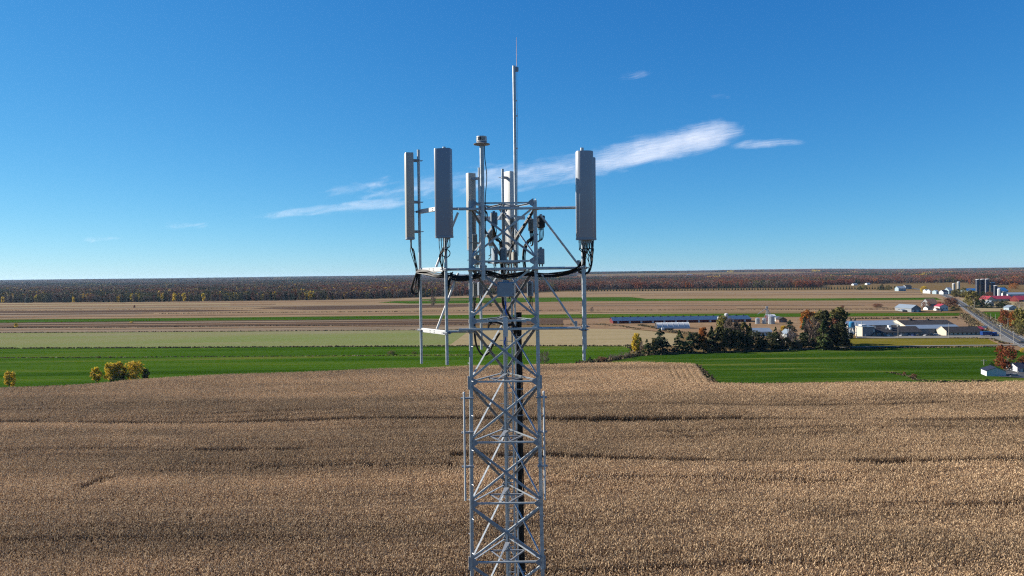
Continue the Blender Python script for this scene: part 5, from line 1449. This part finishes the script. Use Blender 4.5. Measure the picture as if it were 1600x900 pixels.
for u, v, c, yw, kd, lab in ((1378.5, 525.9, 'red', 1.45, 'car', 'dark red car, first in the row parked before the factory'), (1385.5, 526.2, 'white', 1.6, 'car', 'white car second in the row before the factory'),
                             (1396.5, 526, 'red', 0.1, 'car', 'red car parked lengthwise before the factory'), (1405.5, 525.8, 'black', 1.5, 'car', 'black car beside the tall pole before the factory'),
                             (1411, 525.9, 'silver', 0.3, 'car', 'silver car parked at a slant before the factory'), (1420, 525.5, 'white', 1.35, 'van', 'white van in the factory row'),
                             (1427, 525.7, 'blue', 1.5, 'car', 'blue car right of the white van'), (1434.5, 525.6, 'grey', 1.6, 'car', 'grey car near the gable of the middle hall'),
                             (1447, 526.4, 'white', 0.5, 'car', 'white car by the foot of the cream gable'), (1454.5, 525.9, 'black', 1.2, 'van', 'black van between the two gables'), (1463.5, 525.3, 'white', 0.1, 'car', 'white car nearest the front hall gable')):
    car(lab, u, v, c, yw, kd)
car('silver car parked beside the white garage', 1586.5, 590.8, 'silver', -0.2, 'car', None)
car('black car driving on the road at the right edge', 1597.5, 537.3, 'black', 2.1, 'car', None, 'car')
pt = at_ground(1536, 527.4); kt = pt.y / FPX; pt.z += 0.2
truck = empty('dump_truck', pt, 'blue articulated truck with a covered trailer beside the factory', 'truck', None, 0.04)
tb = mat('truck_blue', (0.012, 0.05, 0.22), 0.35, 0.1)
TL = 17 * kt
sd = [(0, 1.4), (-0.4, 3.5), (TL * 0.85, 3.5), (TL, 2.6), (TL - 0.4, 1.4)]
n = 5
MB().add([(x, y, z) for y in (0, 2.5) for x, z in sd], [(k, (k + 1) % n, n + (k + 1) % n, n + k) for k in range(n)] + [tuple(range(n)), tuple(reversed(range(n, 2 * n)))]).build('trailer', tb, truck)
MB().bbox((TL * 0.42, 1.25, 3.62), (TL * 0.86, 2.6, 0.22), 0.08).build('tarpaulin', CARM['blue'], truck)
MB().bbox((TL + 1.6, 1.25, 1.9), (2.2, 2.3, 2.6), 0.25).build('cab', tb, truck)
MB().bbox((TL + 2.72, 1.25, 2.4), (0.08, 1.9, 0.9), 0.02).build('windscreen', M_glass, truck)
MB().bbox((TL + 3.4, 1.25, 1.2), (1.6, 1.8, 1.2), 0.2).build('bonnet', CARM['white'], truck)
for x in (1.0, 2.3, TL - 0.2, TL + 1.0, TL + 3.6):
    for y in (0.2, 2.3):
        MB().tube((x, y - 0.2, 0.5), (x, y + 0.2, 0.5), 0.5, 14).build('wheel', M_tyre, truck, True)
ps = at_ground(1538, 516.5)
sign = empty('roadside_sign', ps, 'white oval sign on two posts by the factory entrance', 'sign')
ks = ps.y / FPX
MB().add([(2.4 * math.cos(a) * 1.0, y, 2.6 + 0.9 * math.sin(a)) for y in (-0.1, 0.1) for a in np.linspace(0, 2 * math.pi, 20, endpoint=False)], [(k, (k + 1) % 20, 20 + (k + 1) % 20, 20 + k) for k in range(20)] + [tuple(range(20)), tuple(reversed(range(20, 40)))]).build('sign_board', W_white, sign)
for x in (-1.2, 1.2):
    MB().box((x, 0.15, 1.0), (0.15, 0.15, 2.4)).build('post', W_white, sign)

# ------------------------------------------------------------------ utility poles
M_pole = mat('weathered_pole', (0.34, 0.32, 0.29), 0.9, 0, 0.2, 2.0, 0.1, 0, (1, 1, 0.2))
for u, vb, vt, arm, lab in ((1403.3, 530, 504.5, 1, 'utility pole with transformer cans on the lawn before the factory'), (1482.6, 529.8, 504.6, 0, 'slim pole before the front hall gable of the factory'), (1563.8, 531, 504, 1, 'utility pole beside the parked truck'),
                            (1584, 539.6, 517.3, 1, 'utility pole at the corner of the gravel road'), (1575, 514.5, 497, 1, 'utility pole across the road below the red tree'), (1545.4, 515, 504, 0, 'short pole right of the oval sign'), (1551.5, 515.5, 508, 0, 'shortest pole by the road behind the truck'),
                            (1555.5, 500, 490.6, 0, 'pole before the small green plot, the right one of two'), (1548, 499.5, 490, 0, 'pole before the small green plot, the left one of two'), (1537.5, 572.5, 561, 1, 'weathered post with a crossbar behind the white garage'),
                            (1522.5, 482.5, 471, 1, 'pole beside the road below the yellow willow'), (1497, 470.5, 462, 1, 'pole where the road passes the bare red trees'), (1593, 487, 474, 1, 'pole right of the pale blue shed'), (1245, 505, 496.5, 0, 'lamp pole in the farmyard left of the orange tree')):
    p = at_ground(u, vb); k = p.y / FPX; h = (vb - vt) * k
    pole = empty('utility_pole', p, lab, 'pole', 'poles along the road')
    MB().tube((0, 0, -0.3), (0, 0, h), 0.17, 8, 0.11).build('pole_shaft', M_pole, pole, True)
    if arm:
        MB().box((0, -0.2, h - 0.7), (2.4, 0.12, 0.14)).build('crossarm', M_pole, pole)
        for x in (-1.0, -0.4, 0.4, 1.0):
            MB().lathe((x, -0.2, h - 0.63), [(0.05, 0), (0.06, 0.1), (0.03, 0.18)], 8).build('insulator', M_plate, pole)
    if u in (1403.3, 1563.8):
        for x in (-0.45, 0.45):
            MB().lathe((x, -0.1, h - 2.4), [(0.28, 0), (0.3, 0.05), (0.3, 0.9), (0.2, 1.0)], 12).build('transformer', W_white, pole, True)

# ------------------------------------------------------------------ trees one by one
random.seed(4)
TREE = {}
def tm(kind, ht, w, v):
    """shape library: a few of each kind and girth, reused at many sizes"""
    g = round(min(1.3, max(0.3, w / ht)), 1)
    key = (kind, g, v)
    if key not in TREE:
        TREE[key] = tree_meshes(kind, hash((g, v, len(kind))) % 997 + v, 10.0, 10.0 * g / 2, 1300 if kind in ('conifer', 'cedar') else (300 if kind == 'bare' else 1500), 0.42 if kind not in ('bare', 'conifer', 'cedar') else 0.55, 0.10 if g > 0.7 else 0.16, g < 0.6)
    return TREE[key]
NAME = {'conifer': 'conifer_tree', 'cedar': 'cedar_tree', 'olive': 'leafy_tree', 'yellow': 'yellow_tree', 'orange': 'orange_tree', 'red': 'red_tree', 'rust': 'rusty_tree', 'bare': 'bare_tree', 'willow': 'willow_tree', 'dark': 'leafy_tree'}
def tree(kind, u, vb, vt, w, label, cat='tree', group=None, v=0, name=None):
    p = at_ground(u, vb); k = p.y / FPX
    h = (vb - vt) * k; wd = w * k
    m = tm(kind, h, wd, v)
    g = round(min(1.3, max(0.3, wd / h)), 1)
    return plant(name or NAME[kind], m, p, h / 10.0, label, cat, group, None, wd / (10.0 * g) * (1.3 if kind == 'conifer' else 1.1))
WB = 'trees of the windbreak by the farm'
for row in (
        ('yellow', 994, 553.5, 521, 15, 'slim bright yellow tree at the left end of the windbreak'), ('bare', 1000, 551, 530, 14, 'bare shrubby tree right of the slim yellow tree'),
        ('cedar', 1011, 555, 530, 17, 'bushy green cedar right of the slim yellow tree'), ('olive', 1023, 553, 529, 14, 'olive green tree between the cedar and the pine'),
        ('conifer', 1032, 552, 512.5, 26, 'tall layered pine standing apart near the left end of the windbreak'), ('cedar', 1062, 553, 516, 25, 'broad green cedar right of the tall layered pine'),
        ('conifer', 1078, 551.5, 519, 18, 'dark conifer right of the broad cedar'), ('dark', 1089, 551, 521, 19, 'dark green tree just left of the orange maple'),
        ('orange', 1099, 550.5, 513, 18, 'orange maple in front of the dark conifers'), ('conifer', 1112, 550, 510.5, 19, 'dark conifer just right of the orange maple'),
        ('dark', 1126, 549.8, 512, 23, 'dark green tree under the yellow willow'), ('willow', 1128, 540, 494, 22, 'tall yellow willow in the middle of the windbreak'),
        ('bare', 1138, 543, 497, 17, 'pale bare tree right of the yellow willow'), ('bare', 1150, 543, 501, 17, 'pale bare tree, second right of the yellow willow'),
        ('olive', 1162, 542, 504, 20, 'brownish olive tree behind the conifers right of the bare trees'), ('conifer', 1172, 542, 505, 10, 'narrow dark conifer behind the brownish olive tree'),
        ('dark', 1141, 549.5, 514, 22, 'dark green tree below the first pale bare tree'), ('dark', 1154, 549.2, 517, 22, 'dark green tree below the second pale bare tree'),
        ('conifer', 1167, 548.7, 519, 17, 'dark conifer below the brownish olive tree'), ('dark', 1180, 548.4, 518, 23, 'dark green tree left of the white shed'),
        ('conifer', 1193, 548, 521, 16, 'dark conifer before the white shed'), ('dark', 1205, 547.7, 520, 22, 'dark green tree at the right corner of the white shed'),
        ('cedar', 1212, 538, 511, 15, 'green cedar right of the white shed roof'), ('conifer', 1217, 547.2, 522, 16, 'dark conifer below the green cedar'),
        ('yellow', 1224.5, 532, 509, 12, 'small yellow-orange tree below the brown shed'), ('conifer', 1234.5, 525, 499.5, 17, 'dark conifer right of the brown shed'),
        ('bare', 1221, 545, 518, 15, 'bare tree in front of the farmhouse, left side'), ('bare', 1237, 545.5, 515, 18, 'bare tree in front of the farmhouse, right side'),
        ('dark', 1229, 547, 527, 13, 'low dark green tree below the farmhouse'), ('conifer', 1243, 546.7, 526, 13, 'low dark conifer right of the farmhouse'),
        ('orange', 1263, 519, 485, 23, 'large round orange maple behind the windbreak'), ('conifer', 1257.5, 541, 496, 17, 'dark conifer before the large orange maple'),
        ('bare', 1270, 545, 499, 22, 'bare grey tree right of the dark conifer below the maple'), ('olive', 1284, 538, 486, 24, 'tall olive tree right of the large orange maple'),
        ('dark', 1290, 542, 485, 20, 'tall dark green tree in the thick right end of the windbreak'), ('olive', 1309, 541, 482.5, 30, 'tallest dull olive tree at the right end of the windbreak'),
        ('rust', 1305, 543, 498, 20, 'rusty brown tree low in the right end of the windbreak'), ('cedar', 1286, 547, 500, 20, 'bright green cedar in the right end of the windbreak'),
        ('conifer', 1300, 547, 508, 19, 'dark conifer at the right end of the windbreak, near side'), ('dark', 1314, 545.5, 503, 26, 'dark green tree next to the lawn shadow'),
        ('conifer', 1322, 545, 518, 15, 'last low dark conifer before the pipe rack'), ('dark', 1256, 546.6, 524, 14, 'low dark green tree under the bare grey tree'), ('conifer', 1270, 546.3, 526, 14, 'low dark conifer right under the bare grey tree'),
        ('conifer', 1330, 513, 498, 9, 'dark conifer behind the blue tank'), ('conifer', 1336, 513, 497.5, 8, 'second dark conifer behind the blue tank'),
        ('dark', 1133, 551, 536, 20, 'low dark green bush below the yellow willow'), ('dark', 1149, 550.5, 537, 20, 'low dark green bush left of the brownish olive tree'), ('dark', 1162, 550, 538, 18, 'low dark green bush under the brownish olive tree'), ('dark', 1187, 549.2, 537, 18, 'low dark green bush before the white shed'), ('dark', 1212, 548, 536, 18, 'low dark green bush right of the white shed'), ('bare', 1246, 547, 530, 16, 'bare brown thicket between the farmhouse and the big maple'),
        ('cedar', 1286, 548, 526, 16, 'low cedar by the gravel road'), ('conifer', 1104, 551, 528, 13, 'low dark conifer under the orange maple')):
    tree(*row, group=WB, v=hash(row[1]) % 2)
for row in (('red', 1574, 578.5, 540.5, 38, 'big rusty red maple with a visible trunk behind the white garage'), ('red', 1602, 573, 556, 20, 'red tree cut by the right edge beside the big rusty maple'),
            ('red', 1570, 508.5, 484.5, 18, 'dark red maple across the road'), ('orange', 1584, 512, 487, 14, 'thin orange tree right of the dark red maple'), ('willow', 1595, 517, 481, 22, 'yellow-green tree at the right edge beyond the road'),
            ('orange', 1590, 500, 486, 22, 'low wide orange tree right of the dark red maple'), ('olive', 1597, 524, 505, 20, 'low green tree at the right edge by the road'), ('cedar', 1579, 511, 497, 10, 'small green cedar under the orange trees'),
            ('yellow', 1599, 552, 543, 9, 'small yellow bush at the right edge above the maples'),
            ('willow', 1519, 481, 453.5, 20, 'large yellow willow on the left side of the big farm'), ('willow', 1509, 464.5, 456, 12, 'small yellow-green tree left of the large willow'),
            ('conifer', 1497, 464, 451, 13, 'dark conifer under the taller grey silo'), ('olive', 1505, 464.5, 450, 14, 'olive tree left of the bright blue roof'), ('olive', 1491, 464, 453, 9, 'olive tree below the shorter grey silo'),
            ('conifer', 1528, 481.5, 468, 12, 'dark tree right of the large willow'), ('conifer', 1536, 481.5, 467, 12, 'dark tree second right of the large willow'), ('bare', 1535, 478, 462, 18, 'bare brown tree above the dark trees of the farm'),
            ('conifer', 1544, 482, 470, 11, 'dark tree left of the farmhouse below the red roofs'), ('olive', 1557, 481, 470, 14, 'olive tree right of the farmhouse below the red roofs'), ('conifer', 1566, 482, 469, 12, 'dark tree left of the pale blue shed'), ('olive', 1571, 481, 470, 12, 'olive tree left of the pale blue shed'),
            ('bare', 1592, 482, 469, 18, 'bare tree above the pale blue shed'), ('rust', 1546, 463.5, 456, 14, 'rusty shrub tree before the navy silos'), ('conifer', 1536, 463, 455, 12, 'green tree at the foot of the navy silos'),
            ('orange', 1468.3, 481.5, 471.5, 9, 'bright orange-red tree between the old barn and the red-roofed house'), ('rust', 1482, 480, 465.5, 16, 'reddish bare tree left of the road bend'), ('rust', 1490, 479, 465, 14, 'second reddish bare tree left of the road bend'),
            ('rust', 1447, 482, 472, 14, 'reddish shrubs left of the old barn'), ('conifer', 1490, 485, 478.5, 10, 'dark shrub right of the red-roofed house'), ('conifer', 1497, 485, 480, 9, 'second dark shrub right of the red-roofed house'),
            ('yellow', 1443, 458, 447, 10, 'yellow-brown tree at the end of the road'), ('willow', 1350, 452, 445.5, 9, 'yellow tree before the far wood'), ('conifer', 1344, 453, 446.5, 8, 'dark tree left of the yellow tree before the far wood'), ('conifer', 1378, 453, 444, 10, 'dark tree right of the far cream house'), ('olive', 1388, 453.5, 445.5, 9, 'olive tree left of the blue-grey far barn')):
    tree(*row, group=None, v=hash(row[1]) % 2)
YB = 'yellow trees at the edge of the corn'
for row in (('yellow', 15.5, 607, 579.5, 16, 'lone yellow tree near the left edge beside the corn'), ('yellow', 150, 599.5, 574, 14, 'slender yellow-orange tree at the left end of the yellow clump'), ('yellow', 173, 598.5, 566.5, 20, 'bright yellow tree in the middle of the yellow clump'),
            ('yellow', 186, 597.8, 565.5, 17, 'dull yellow tree right of the bright one in the clump'), ('yellow', 212, 597, 564.5, 30, 'broad golden tree at the right end of the yellow clump'), ('olive', 228, 595.5, 577, 12, 'dark green bush against the broad golden tree'), ('olive', 178, 599.5, 588, 16, 'dark green undergrowth bush below the yellow clump'), ('olive', 197, 598.5, 585, 16, 'dark bush between the dull yellow and the golden tree')):
    tree(*row, group=YB, v=hash(row[1]) % 2)
for row in (('yellow', 25, 512, 505, 5, 'tiny yellow bush on the brown strip near the left edge'), ('yellow', 205, 505.5, 502, 5, 'tiny yellow bush on the green strip'), ('olive', 612, 555, 548, 15, 'round olive bush on the green field left of the mount'), ('olive', 647, 554.5, 549, 8, 'smaller olive bush on the green field left of the mount'),
            ('bare', 676.5, 481, 462.5, 9, 'bare tree on the brown field left of the tower'), ('olive', 763, 480, 470, 14, 'dark round bush seen through the tower'), ('bare', 851, 569, 549, 16, 'bare bush just right of the tower at the corn edge'), ('conifer', 922, 569.5, 557.5, 13, 'dark round bush at the corn edge left of the windbreak'),
            ('rust', 1371, 481, 474.5, 18, 'dark rusty bush in the stubble above the factory'), ('rust', 1316, 482, 477, 7, 'small rusty bush in the stubble above the windbreak'), ('red', 210, 481.5, 476.5, 3, 'tiny red bush far out on the left fields'), ('olive', 155, 560, 556, 6, 'tiny dark bush on the field edge above the yellow clump'), ('olive', 172, 560, 556.5, 6, 'tiny dark bush right of the other on the field edge'),
            ('rust', 1413, 587, 581, 6, 'little red bush beside the path by the corn'), ('rust', 1428, 590.5, 584, 10, 'low red-brown bush by the corn on the right'), ('bare', 925, 488, 480, 7, 'little bare bush right of the tower on the far stubble'), ('bare', 958, 563, 553, 20, 'brown scrub at the ditch left of the windbreak'), ('bare', 975, 560, 550, 20, 'brown scrub nearer the windbreak on the ditch'), ('rust', 940, 566, 557, 18, 'reddish scrub on the ditch by the corn'),
            ('bare', 1045, 553, 545, 22, 'brown scrub in the gap between pine and cedar'), ('conifer', 1549, 573, 566, 8, 'small dark spruce behind the white garage'), ('olive', 1566, 455, 447, 14, 'pale green tree behind the big farm'), ('orange', 1584, 452, 443, 14, 'orange tree behind the right blue roof')):
    tree(*row, cat='bush', name='field_bush', v=hash(row[1]) % 2)
# the straight row of young evergreens before the far wood
ym = tree_meshes('conifer', 77, 10.0, 3.0, 160, 1.6)
u = 896.0; i = 0
while u < 1402:
    vb = 455.6 - (u - 900) * 0.0085
    p = at_ground(u, vb); k = p.y / FPX
    s = random.uniform(3.6, 5.2) * k / 10.0
    o = link('young_evergreen', ym[1]); o.location = p; o.scale = (s, s, s); o.rotation_euler = (0, 0, random.uniform(0, 6))
    tag(o, 'young evergreen in the straight planted row before the far wood', 'tree', 'planted evergreen row')
    u += random.uniform(3.8, 4.9)
# the outermost trees of the wood on the left
em = {k: [tree_meshes(k, 60 + q, 10.0, 2.1 if k == 'conifer' else 2.5, 420, 0.62, 0.1, True) for q in range(2)] for k in ('conifer', 'yellow', 'bare', 'rust', 'olive')}
EL = {'conifer': 'dark conifer at the front edge of the far wood', 'yellow': 'yellow aspen at the front edge of the far wood', 'bare': 'leafless grey tree at the front edge of the far wood', 'rust': 'rust red tree at the front edge of the far wood', 'olive': 'olive green tree at the front edge of the far wood'}
u = -15.0
while u < 740:
    kd = random.choices(('conifer', 'yellow', 'bare', 'rust', 'olive'), (5 if u < 480 else 2, 1.2, 4, 2, 1.5))[0]
    v = float(np.interp(u, [q[0] for q in FRONT], [q[1] for q in FRONT])) + random.uniform(0.1, 0.5)
    p = at_ground(u, v); k = p.y / FPX
    o = plant('woodland_tree', random.choice(em[kd]), p, random.uniform(8, 14) * k / 10.0, EL[kd], 'tree', 'front trees of the far wood, ' + kd)
    u += random.uniform(4.0, 8.5)

# ------------------------------------------------------------------ weeds along ditches and field edges
wv, wf, wt = [], [], []
wr2 = np.random.default_rng(9)
def weeds(uv, h0, h1, step, spread=0.8):
    P_ = [G(*q) for q in uv]
    for a, b in zip(P_, P_[1:]):
        n = int((b - a).length / step)
        for k in range(n):
            c = a + (b - a) * (k / n)
            if vnoise(c.x / 14, c.y / 14, 5) + wr2.random() * 0.5 < 0.30: continue
            for q in range(3):
                o = np.array((c.x + wr2.normal(0, spread), c.y + wr2.normal(0, spread), 0.02)); hh_ = wr2.uniform(h0, h1) * 0.75; ww = wr2.uniform(0.25, 0.8)
                an = wr2.uniform(0, 3.14); d = np.array((math.cos(an), math.sin(an), 0)) * ww; t = np.array((wr2.normal(0, 0.25), wr2.normal(0, 0.25), hh_))
                i = len(wv); wv.extend((o - d, o + d, o + t + d * 0.6, o + t - d * 0.6)); wf.append((i, i + 1, i + 2, i + 3)); wt.append(wr2.random())
weeds([(-60, 545.2), (200, 544.4), (400, 543.2), (600, 542.2), (735, 541.2), (990, 541.5)], 0.6, 1.5, 0.7)
weeds([(-60, 560), (200, 559), (400, 557.5), (600, 556.5), (735, 555.5), (860, 554)], 0.3, 0.9, 1.0)
weeds([(-60, 512.8), (200, 511.8), (400, 509.8), (735, 508.2), (950, 507)], 0.5, 1.3, 1.2, 1.0)
weeds([(-60, 520.8), (0, 520.5), (400, 518), (735, 515.5)], 0.4, 1.2, 1.3, 1.0)
weeds([(250, 490.2), (400, 488.8), (735, 486), (900, 485), (1200, 484.6), (1460, 483)], 0.5, 1.4, 1.5, 1.4)
weeds([(-60, 486), (0, 485.6), (400, 482)], 0.3, 1.0, 2.5, 1.2)
weeds([(0, 610), (120, 606), (200, 599.5), (270, 594), (350, 590), (450, 587), (550, 582.5), (640, 579)], 0.9, 1.9, 0.6)
weeds([(640, 579), (735, 576), (850, 572), (940, 569)], 0.5, 1.3, 0.8)
weeds([(905, 570), (940, 565), (975, 559), (1000, 555.5)], 0.8, 2.2, 0.25, 1.6)
weeds([(985, 541), (1000, 553)], 0.8, 2.0, 0.4, 1.5)
weeds([(1000, 556), (1050, 553.6), (1100, 552), (1180, 549.8), (1260, 547)], 0.5, 1.4, 0.5)
weeds([(1087, 572), (1100, 585), (1116, 600)], 0.5, 1.5, 0.3)
weeds([(1118, 601.5), (1200, 602), (1350, 600), (1500, 600.5), (1600, 599)], 0.5, 1.3, 0.5, 1.2)
weeds([(1320, 545.8), (1450, 543.8), (1560, 542.6)], 0.4, 1.1, 0.5)
weeds([(1485, 528.8), (1520, 529), (1550, 530), (1572, 538)], 0.4, 1.2, 0.4)
weeds([(1390, 583), (1420, 589), (1440, 596), (1470, 597.5), (1560, 596)], 0.3, 1.0, 0.5)
weeds([(1330, 498.5), (1400, 498), (1500, 497.5)], 0.8, 2.2, 0.7, 1.2)
weeds([(1505, 490), (1520, 505), (1542, 522)], 0.5, 1.4, 0.5, 2.5)
weeds([(1512, 480), (1530, 490), (1560, 506), (1600, 526)], 0.5, 1.5, 0.5, 2.0)
weeds([(1000, 508.5), (1024, 512), (1055, 519.5), (1090, 522)], 0.5, 1.6, 0.35, 2.0)
weeds([(930, 507), (970, 509.5), (1000, 514.5)], 0.4, 1.0, 0.6, 1.5)
WEED = leaf_mat('dry_weeds', ((0.06, 0.042, 0.022), (0.12, 0.085, 0.045), (0.20, 0.15, 0.08), (0.11, 0.12, 0.045)), 0.15, 0.0)
wo_ = link('ditch_weeds', leaf_mesh('ditch_weeds', np.array(wv), np.array(wf), np.array(wt), WEED))
tag(wo_, 'dry brown weeds along the ditches between the fields', 'weeds', kind='stuff')

# ------------------------------------------------------------------ cirrus
CZ = 2600.0
M_cloud = bpy.data.materials.new('cirrus_ice')
n, l, b = nodes_of(M_cloud)
n.remove(b)
at_ = n.new('ShaderNodeAttribute'); at_.attribute_name = 'sheet'
fa = n.new('ShaderNodeAttribute'); fa.attribute_name = 'fade'
def cnoise(sc, det, dist, seed):
    mp = n.new('ShaderNodeMapping'); mp.inputs['Scale'].default_value = sc; mp.inputs['Location'].default_value = (seed, seed * 1.7, 0)
    l.new(at_.outputs['Vector'], mp.inputs[0])
    x = n.new('ShaderNodeTexNoise'); x.inputs['Scale'].default_value = 1.0; x.inputs['Detail'].default_value = det; x.inputs['Roughness'].default_value = 0.68; x.inputs['Distortion'].default_value = dist
    l.new(mp.outputs[0], x.inputs['Vector'])
    return x.outputs['Fac']
def cmath(op, a_, b_):
    x = n.new('ShaderNodeMath'); x.operation = op
    for k, q in enumerate((a_, b_)):
        if isinstance(q, (int, float)): x.inputs[k].default_value = q
        else: l.new(q, x.inputs[k])
    return x.outputs[0]
big = cmath('MULTIPLY', cmath('SUBTRACT', cnoise((0.7, 0.55, 1), 5, 1.2, 3.0), 0.5), 1.4)
fine = cmath('MULTIPLY', cmath('SUBTRACT', cnoise((1.9, 2.3, 1), 9, 0.7, 9.0), 0.5), 2.7)
su = cmath('ADD', cmath('ADD', big, fine), cmath('SUBTRACT', cmath('MULTIPLY', fa.outputs['Fac'], 1.7), 0.55))
mr = n.new('ShaderNodeMapRange'); mr.interpolation_type = 'SMOOTHSTEP'; mr.inputs['From Min'].default_value = -0.05; mr.inputs['From Max'].default_value = 2.4; mr.inputs['To Max'].default_value = 0.46
gate = n.new('ShaderNodeMapRange'); gate.interpolation_type = 'SMOOTHSTEP'; gate.inputs['From Max'].default_value = 0.35
l.new(fa.outputs['Fac'], gate.inputs[0])
l.new(su, mr.inputs[0])
alpha = cmath('MULTIPLY', mr.outputs[0], gate.outputs[0])
df = n.new('ShaderNodeBsdfDiffuse'); df.inputs[0].default_value = (0.9, 0.9, 0.9, 1)
tl = n.new('ShaderNodeBsdfTranslucent'); tl.inputs[0].default_value = (0.95, 0.95, 0.95, 1)
m1 = n.new('ShaderNodeMixShader'); m1.inputs[0].default_value = 0.75
l.new(df.outputs[0], m1.inputs[1]); l.new(tl.outputs[0], m1.inputs[2])
tp = n.new('ShaderNodeBsdfTransparent'); m2 = n.new('ShaderNodeMixShader')
l.new(alpha, m2.inputs[0]); l.new(tp.outputs[0], m2.inputs[1]); l.new(m1.outputs[0], m2.inputs[2])
l.new(m2.outputs[0], n['Material Output'].inputs['Surface'])
def cloud(label, rows, dens=1.0, ends=4):
    """rows: (u, v of the upper edge, v of the lower edge) along the streak; a thin lens of ice cloud at one height"""
    us = [r[0] for r in rows]
    V, S_, F_, faces_ = [], [], [], []
    N_, K = 44, 13
    for i in range(N_):
        u = us[0] + (us[-1] - us[0]) * i / (N_ - 1)
        lo = np.interp(u, us, [r[1] for r in rows]); hi = np.interp(u, us, [r[2] for r in rows])
        e = min(1, ends * i / (N_ - 1), ends * (1 - i / (N_ - 1)))
        for j in range(K):
            t = j / (K - 1)
            p = G(u, lo + (hi - lo) * t, CZ)
            f = (1 - abs(2 * t - 1) ** 1.6) * (0.05 + 0.95 * e) * dens * float(np.interp(u, us, [r[3] if len(r) > 3 else 1 for r in rows]))
            th = 60 * f * 0.5
            V += [(p.x, p.y, p.z + th), (p.x, p.y, p.z - th - 2)]
            S_ += [(u / 95.0, (lo + (hi - lo) * t + u * 0.16) / 16.0, 0.0)] * 2
            F_ += [f, f]
    for i in range(N_ - 1):
        for j in range(K - 1):
            a, b_, c, d = (i * K + j) * 2, (i * K + j + 1) * 2, ((i + 1) * K + j + 1) * 2, ((i + 1) * K + j) * 2
            faces_ += [(a, b_, c, d), (d + 1, c + 1, b_ + 1, a + 1)]
    me = bpy.data.meshes.new('cloud'); me.from_pydata(V, [], faces_); me.update()
    x = me.attributes.new('sheet', 'FLOAT_VECTOR', 'POINT'); x.data.foreach_set('vector', np.array(S_, np.float32).ravel())
    x = me.attributes.new('fade', 'FLOAT', 'POINT'); x.data.foreach_set('value', np.array(F_, np.float32))
    me.materials.append(M_cloud); me.shade_smooth()
    return tag(link('cirrus_clouds', me), label, 'cloud', kind='stuff')
cloud('long white cirrus streak rising to the right behind the antennas', [(500, 292, 338, 0.35), (600, 272, 328, 0.55), (660, 262, 320, 0.65), (740, 251, 316, 0.7), (820, 241, 310, 0.75), (900, 228, 296, 0.85), (960, 217, 278, 1.0), (1000, 206, 268, 1.25), (1060, 192, 256, 1.15), (1100, 182, 247, 1.3), (1140, 178, 233, 1.3), (1165, 186, 224, 0.95), (1195, 200, 214, 0.5)], 1.0, 9)
cloud('long faint tail of cirrus trailing off to the lower left', [(340, 339, 355, 0.35), (420, 327, 348, 0.65), (500, 315, 341, 0.8), (560, 308, 335, 0.85), (640, 300, 329, 0.7), (700, 296, 318, 0.5)], 1.0)
cloud('thin cirrus wisp off the right end of the long streak', [(1120, 224, 236, 0.7), (1180, 215, 236, 0.95), (1220, 213, 232, 0.85), (1290, 216, 227, 0.6)], 0.9)
cloud('small cirrus tuft high above the long streak', [(955, 115, 131), (985, 109, 127), (1024, 106, 122)], 0.6)
cloud('short cirrus streak low on the left', [(238, 347, 363), (290, 345.5, 361), (345, 345, 359)], 0.62)
cloud('second short cirrus streak low on the far left', [(116, 367, 383), (160, 365, 381), (204, 366, 380)], 0.62)
cloud('faint cirrus wisp above the left half of the long streak', [(480, 292, 316), (560, 280, 308), (640, 264, 292)], 0.6)
cloud('faint cirrus scrap right of the small tuft', [(1100, 146, 160), (1125, 144, 158), (1150, 145, 158)], 0.35)

# ------------------------------------------------------------------ haze
hz = MB().box((0, 9200, 48), (36000, 18800, 100)).build('haze', None)
M_haze = bpy.data.materials.new('valley_haze'); M_haze.use_nodes = True
hn = M_haze.node_tree.nodes; hn.remove(hn['Principled BSDF'])
pv = hn.new('ShaderNodeVolumePrincipled'); pv.inputs['Color'].default_value = (0.50, 0.72, 1.0, 1); pv.inputs['Density'].default_value = 1.9e-5; pv.inputs['Anisotropy'].default_value = 0.2
M_haze.node_tree.links.new(pv.outputs[0], hn['Material Output'].inputs['Volume'])
M_haze.cycles.homogeneous_volume = True
hz.data.materials.append(M_haze)
tag(hz, 'thin blue haze lying over the whole plain', 'haze', kind='stuff')
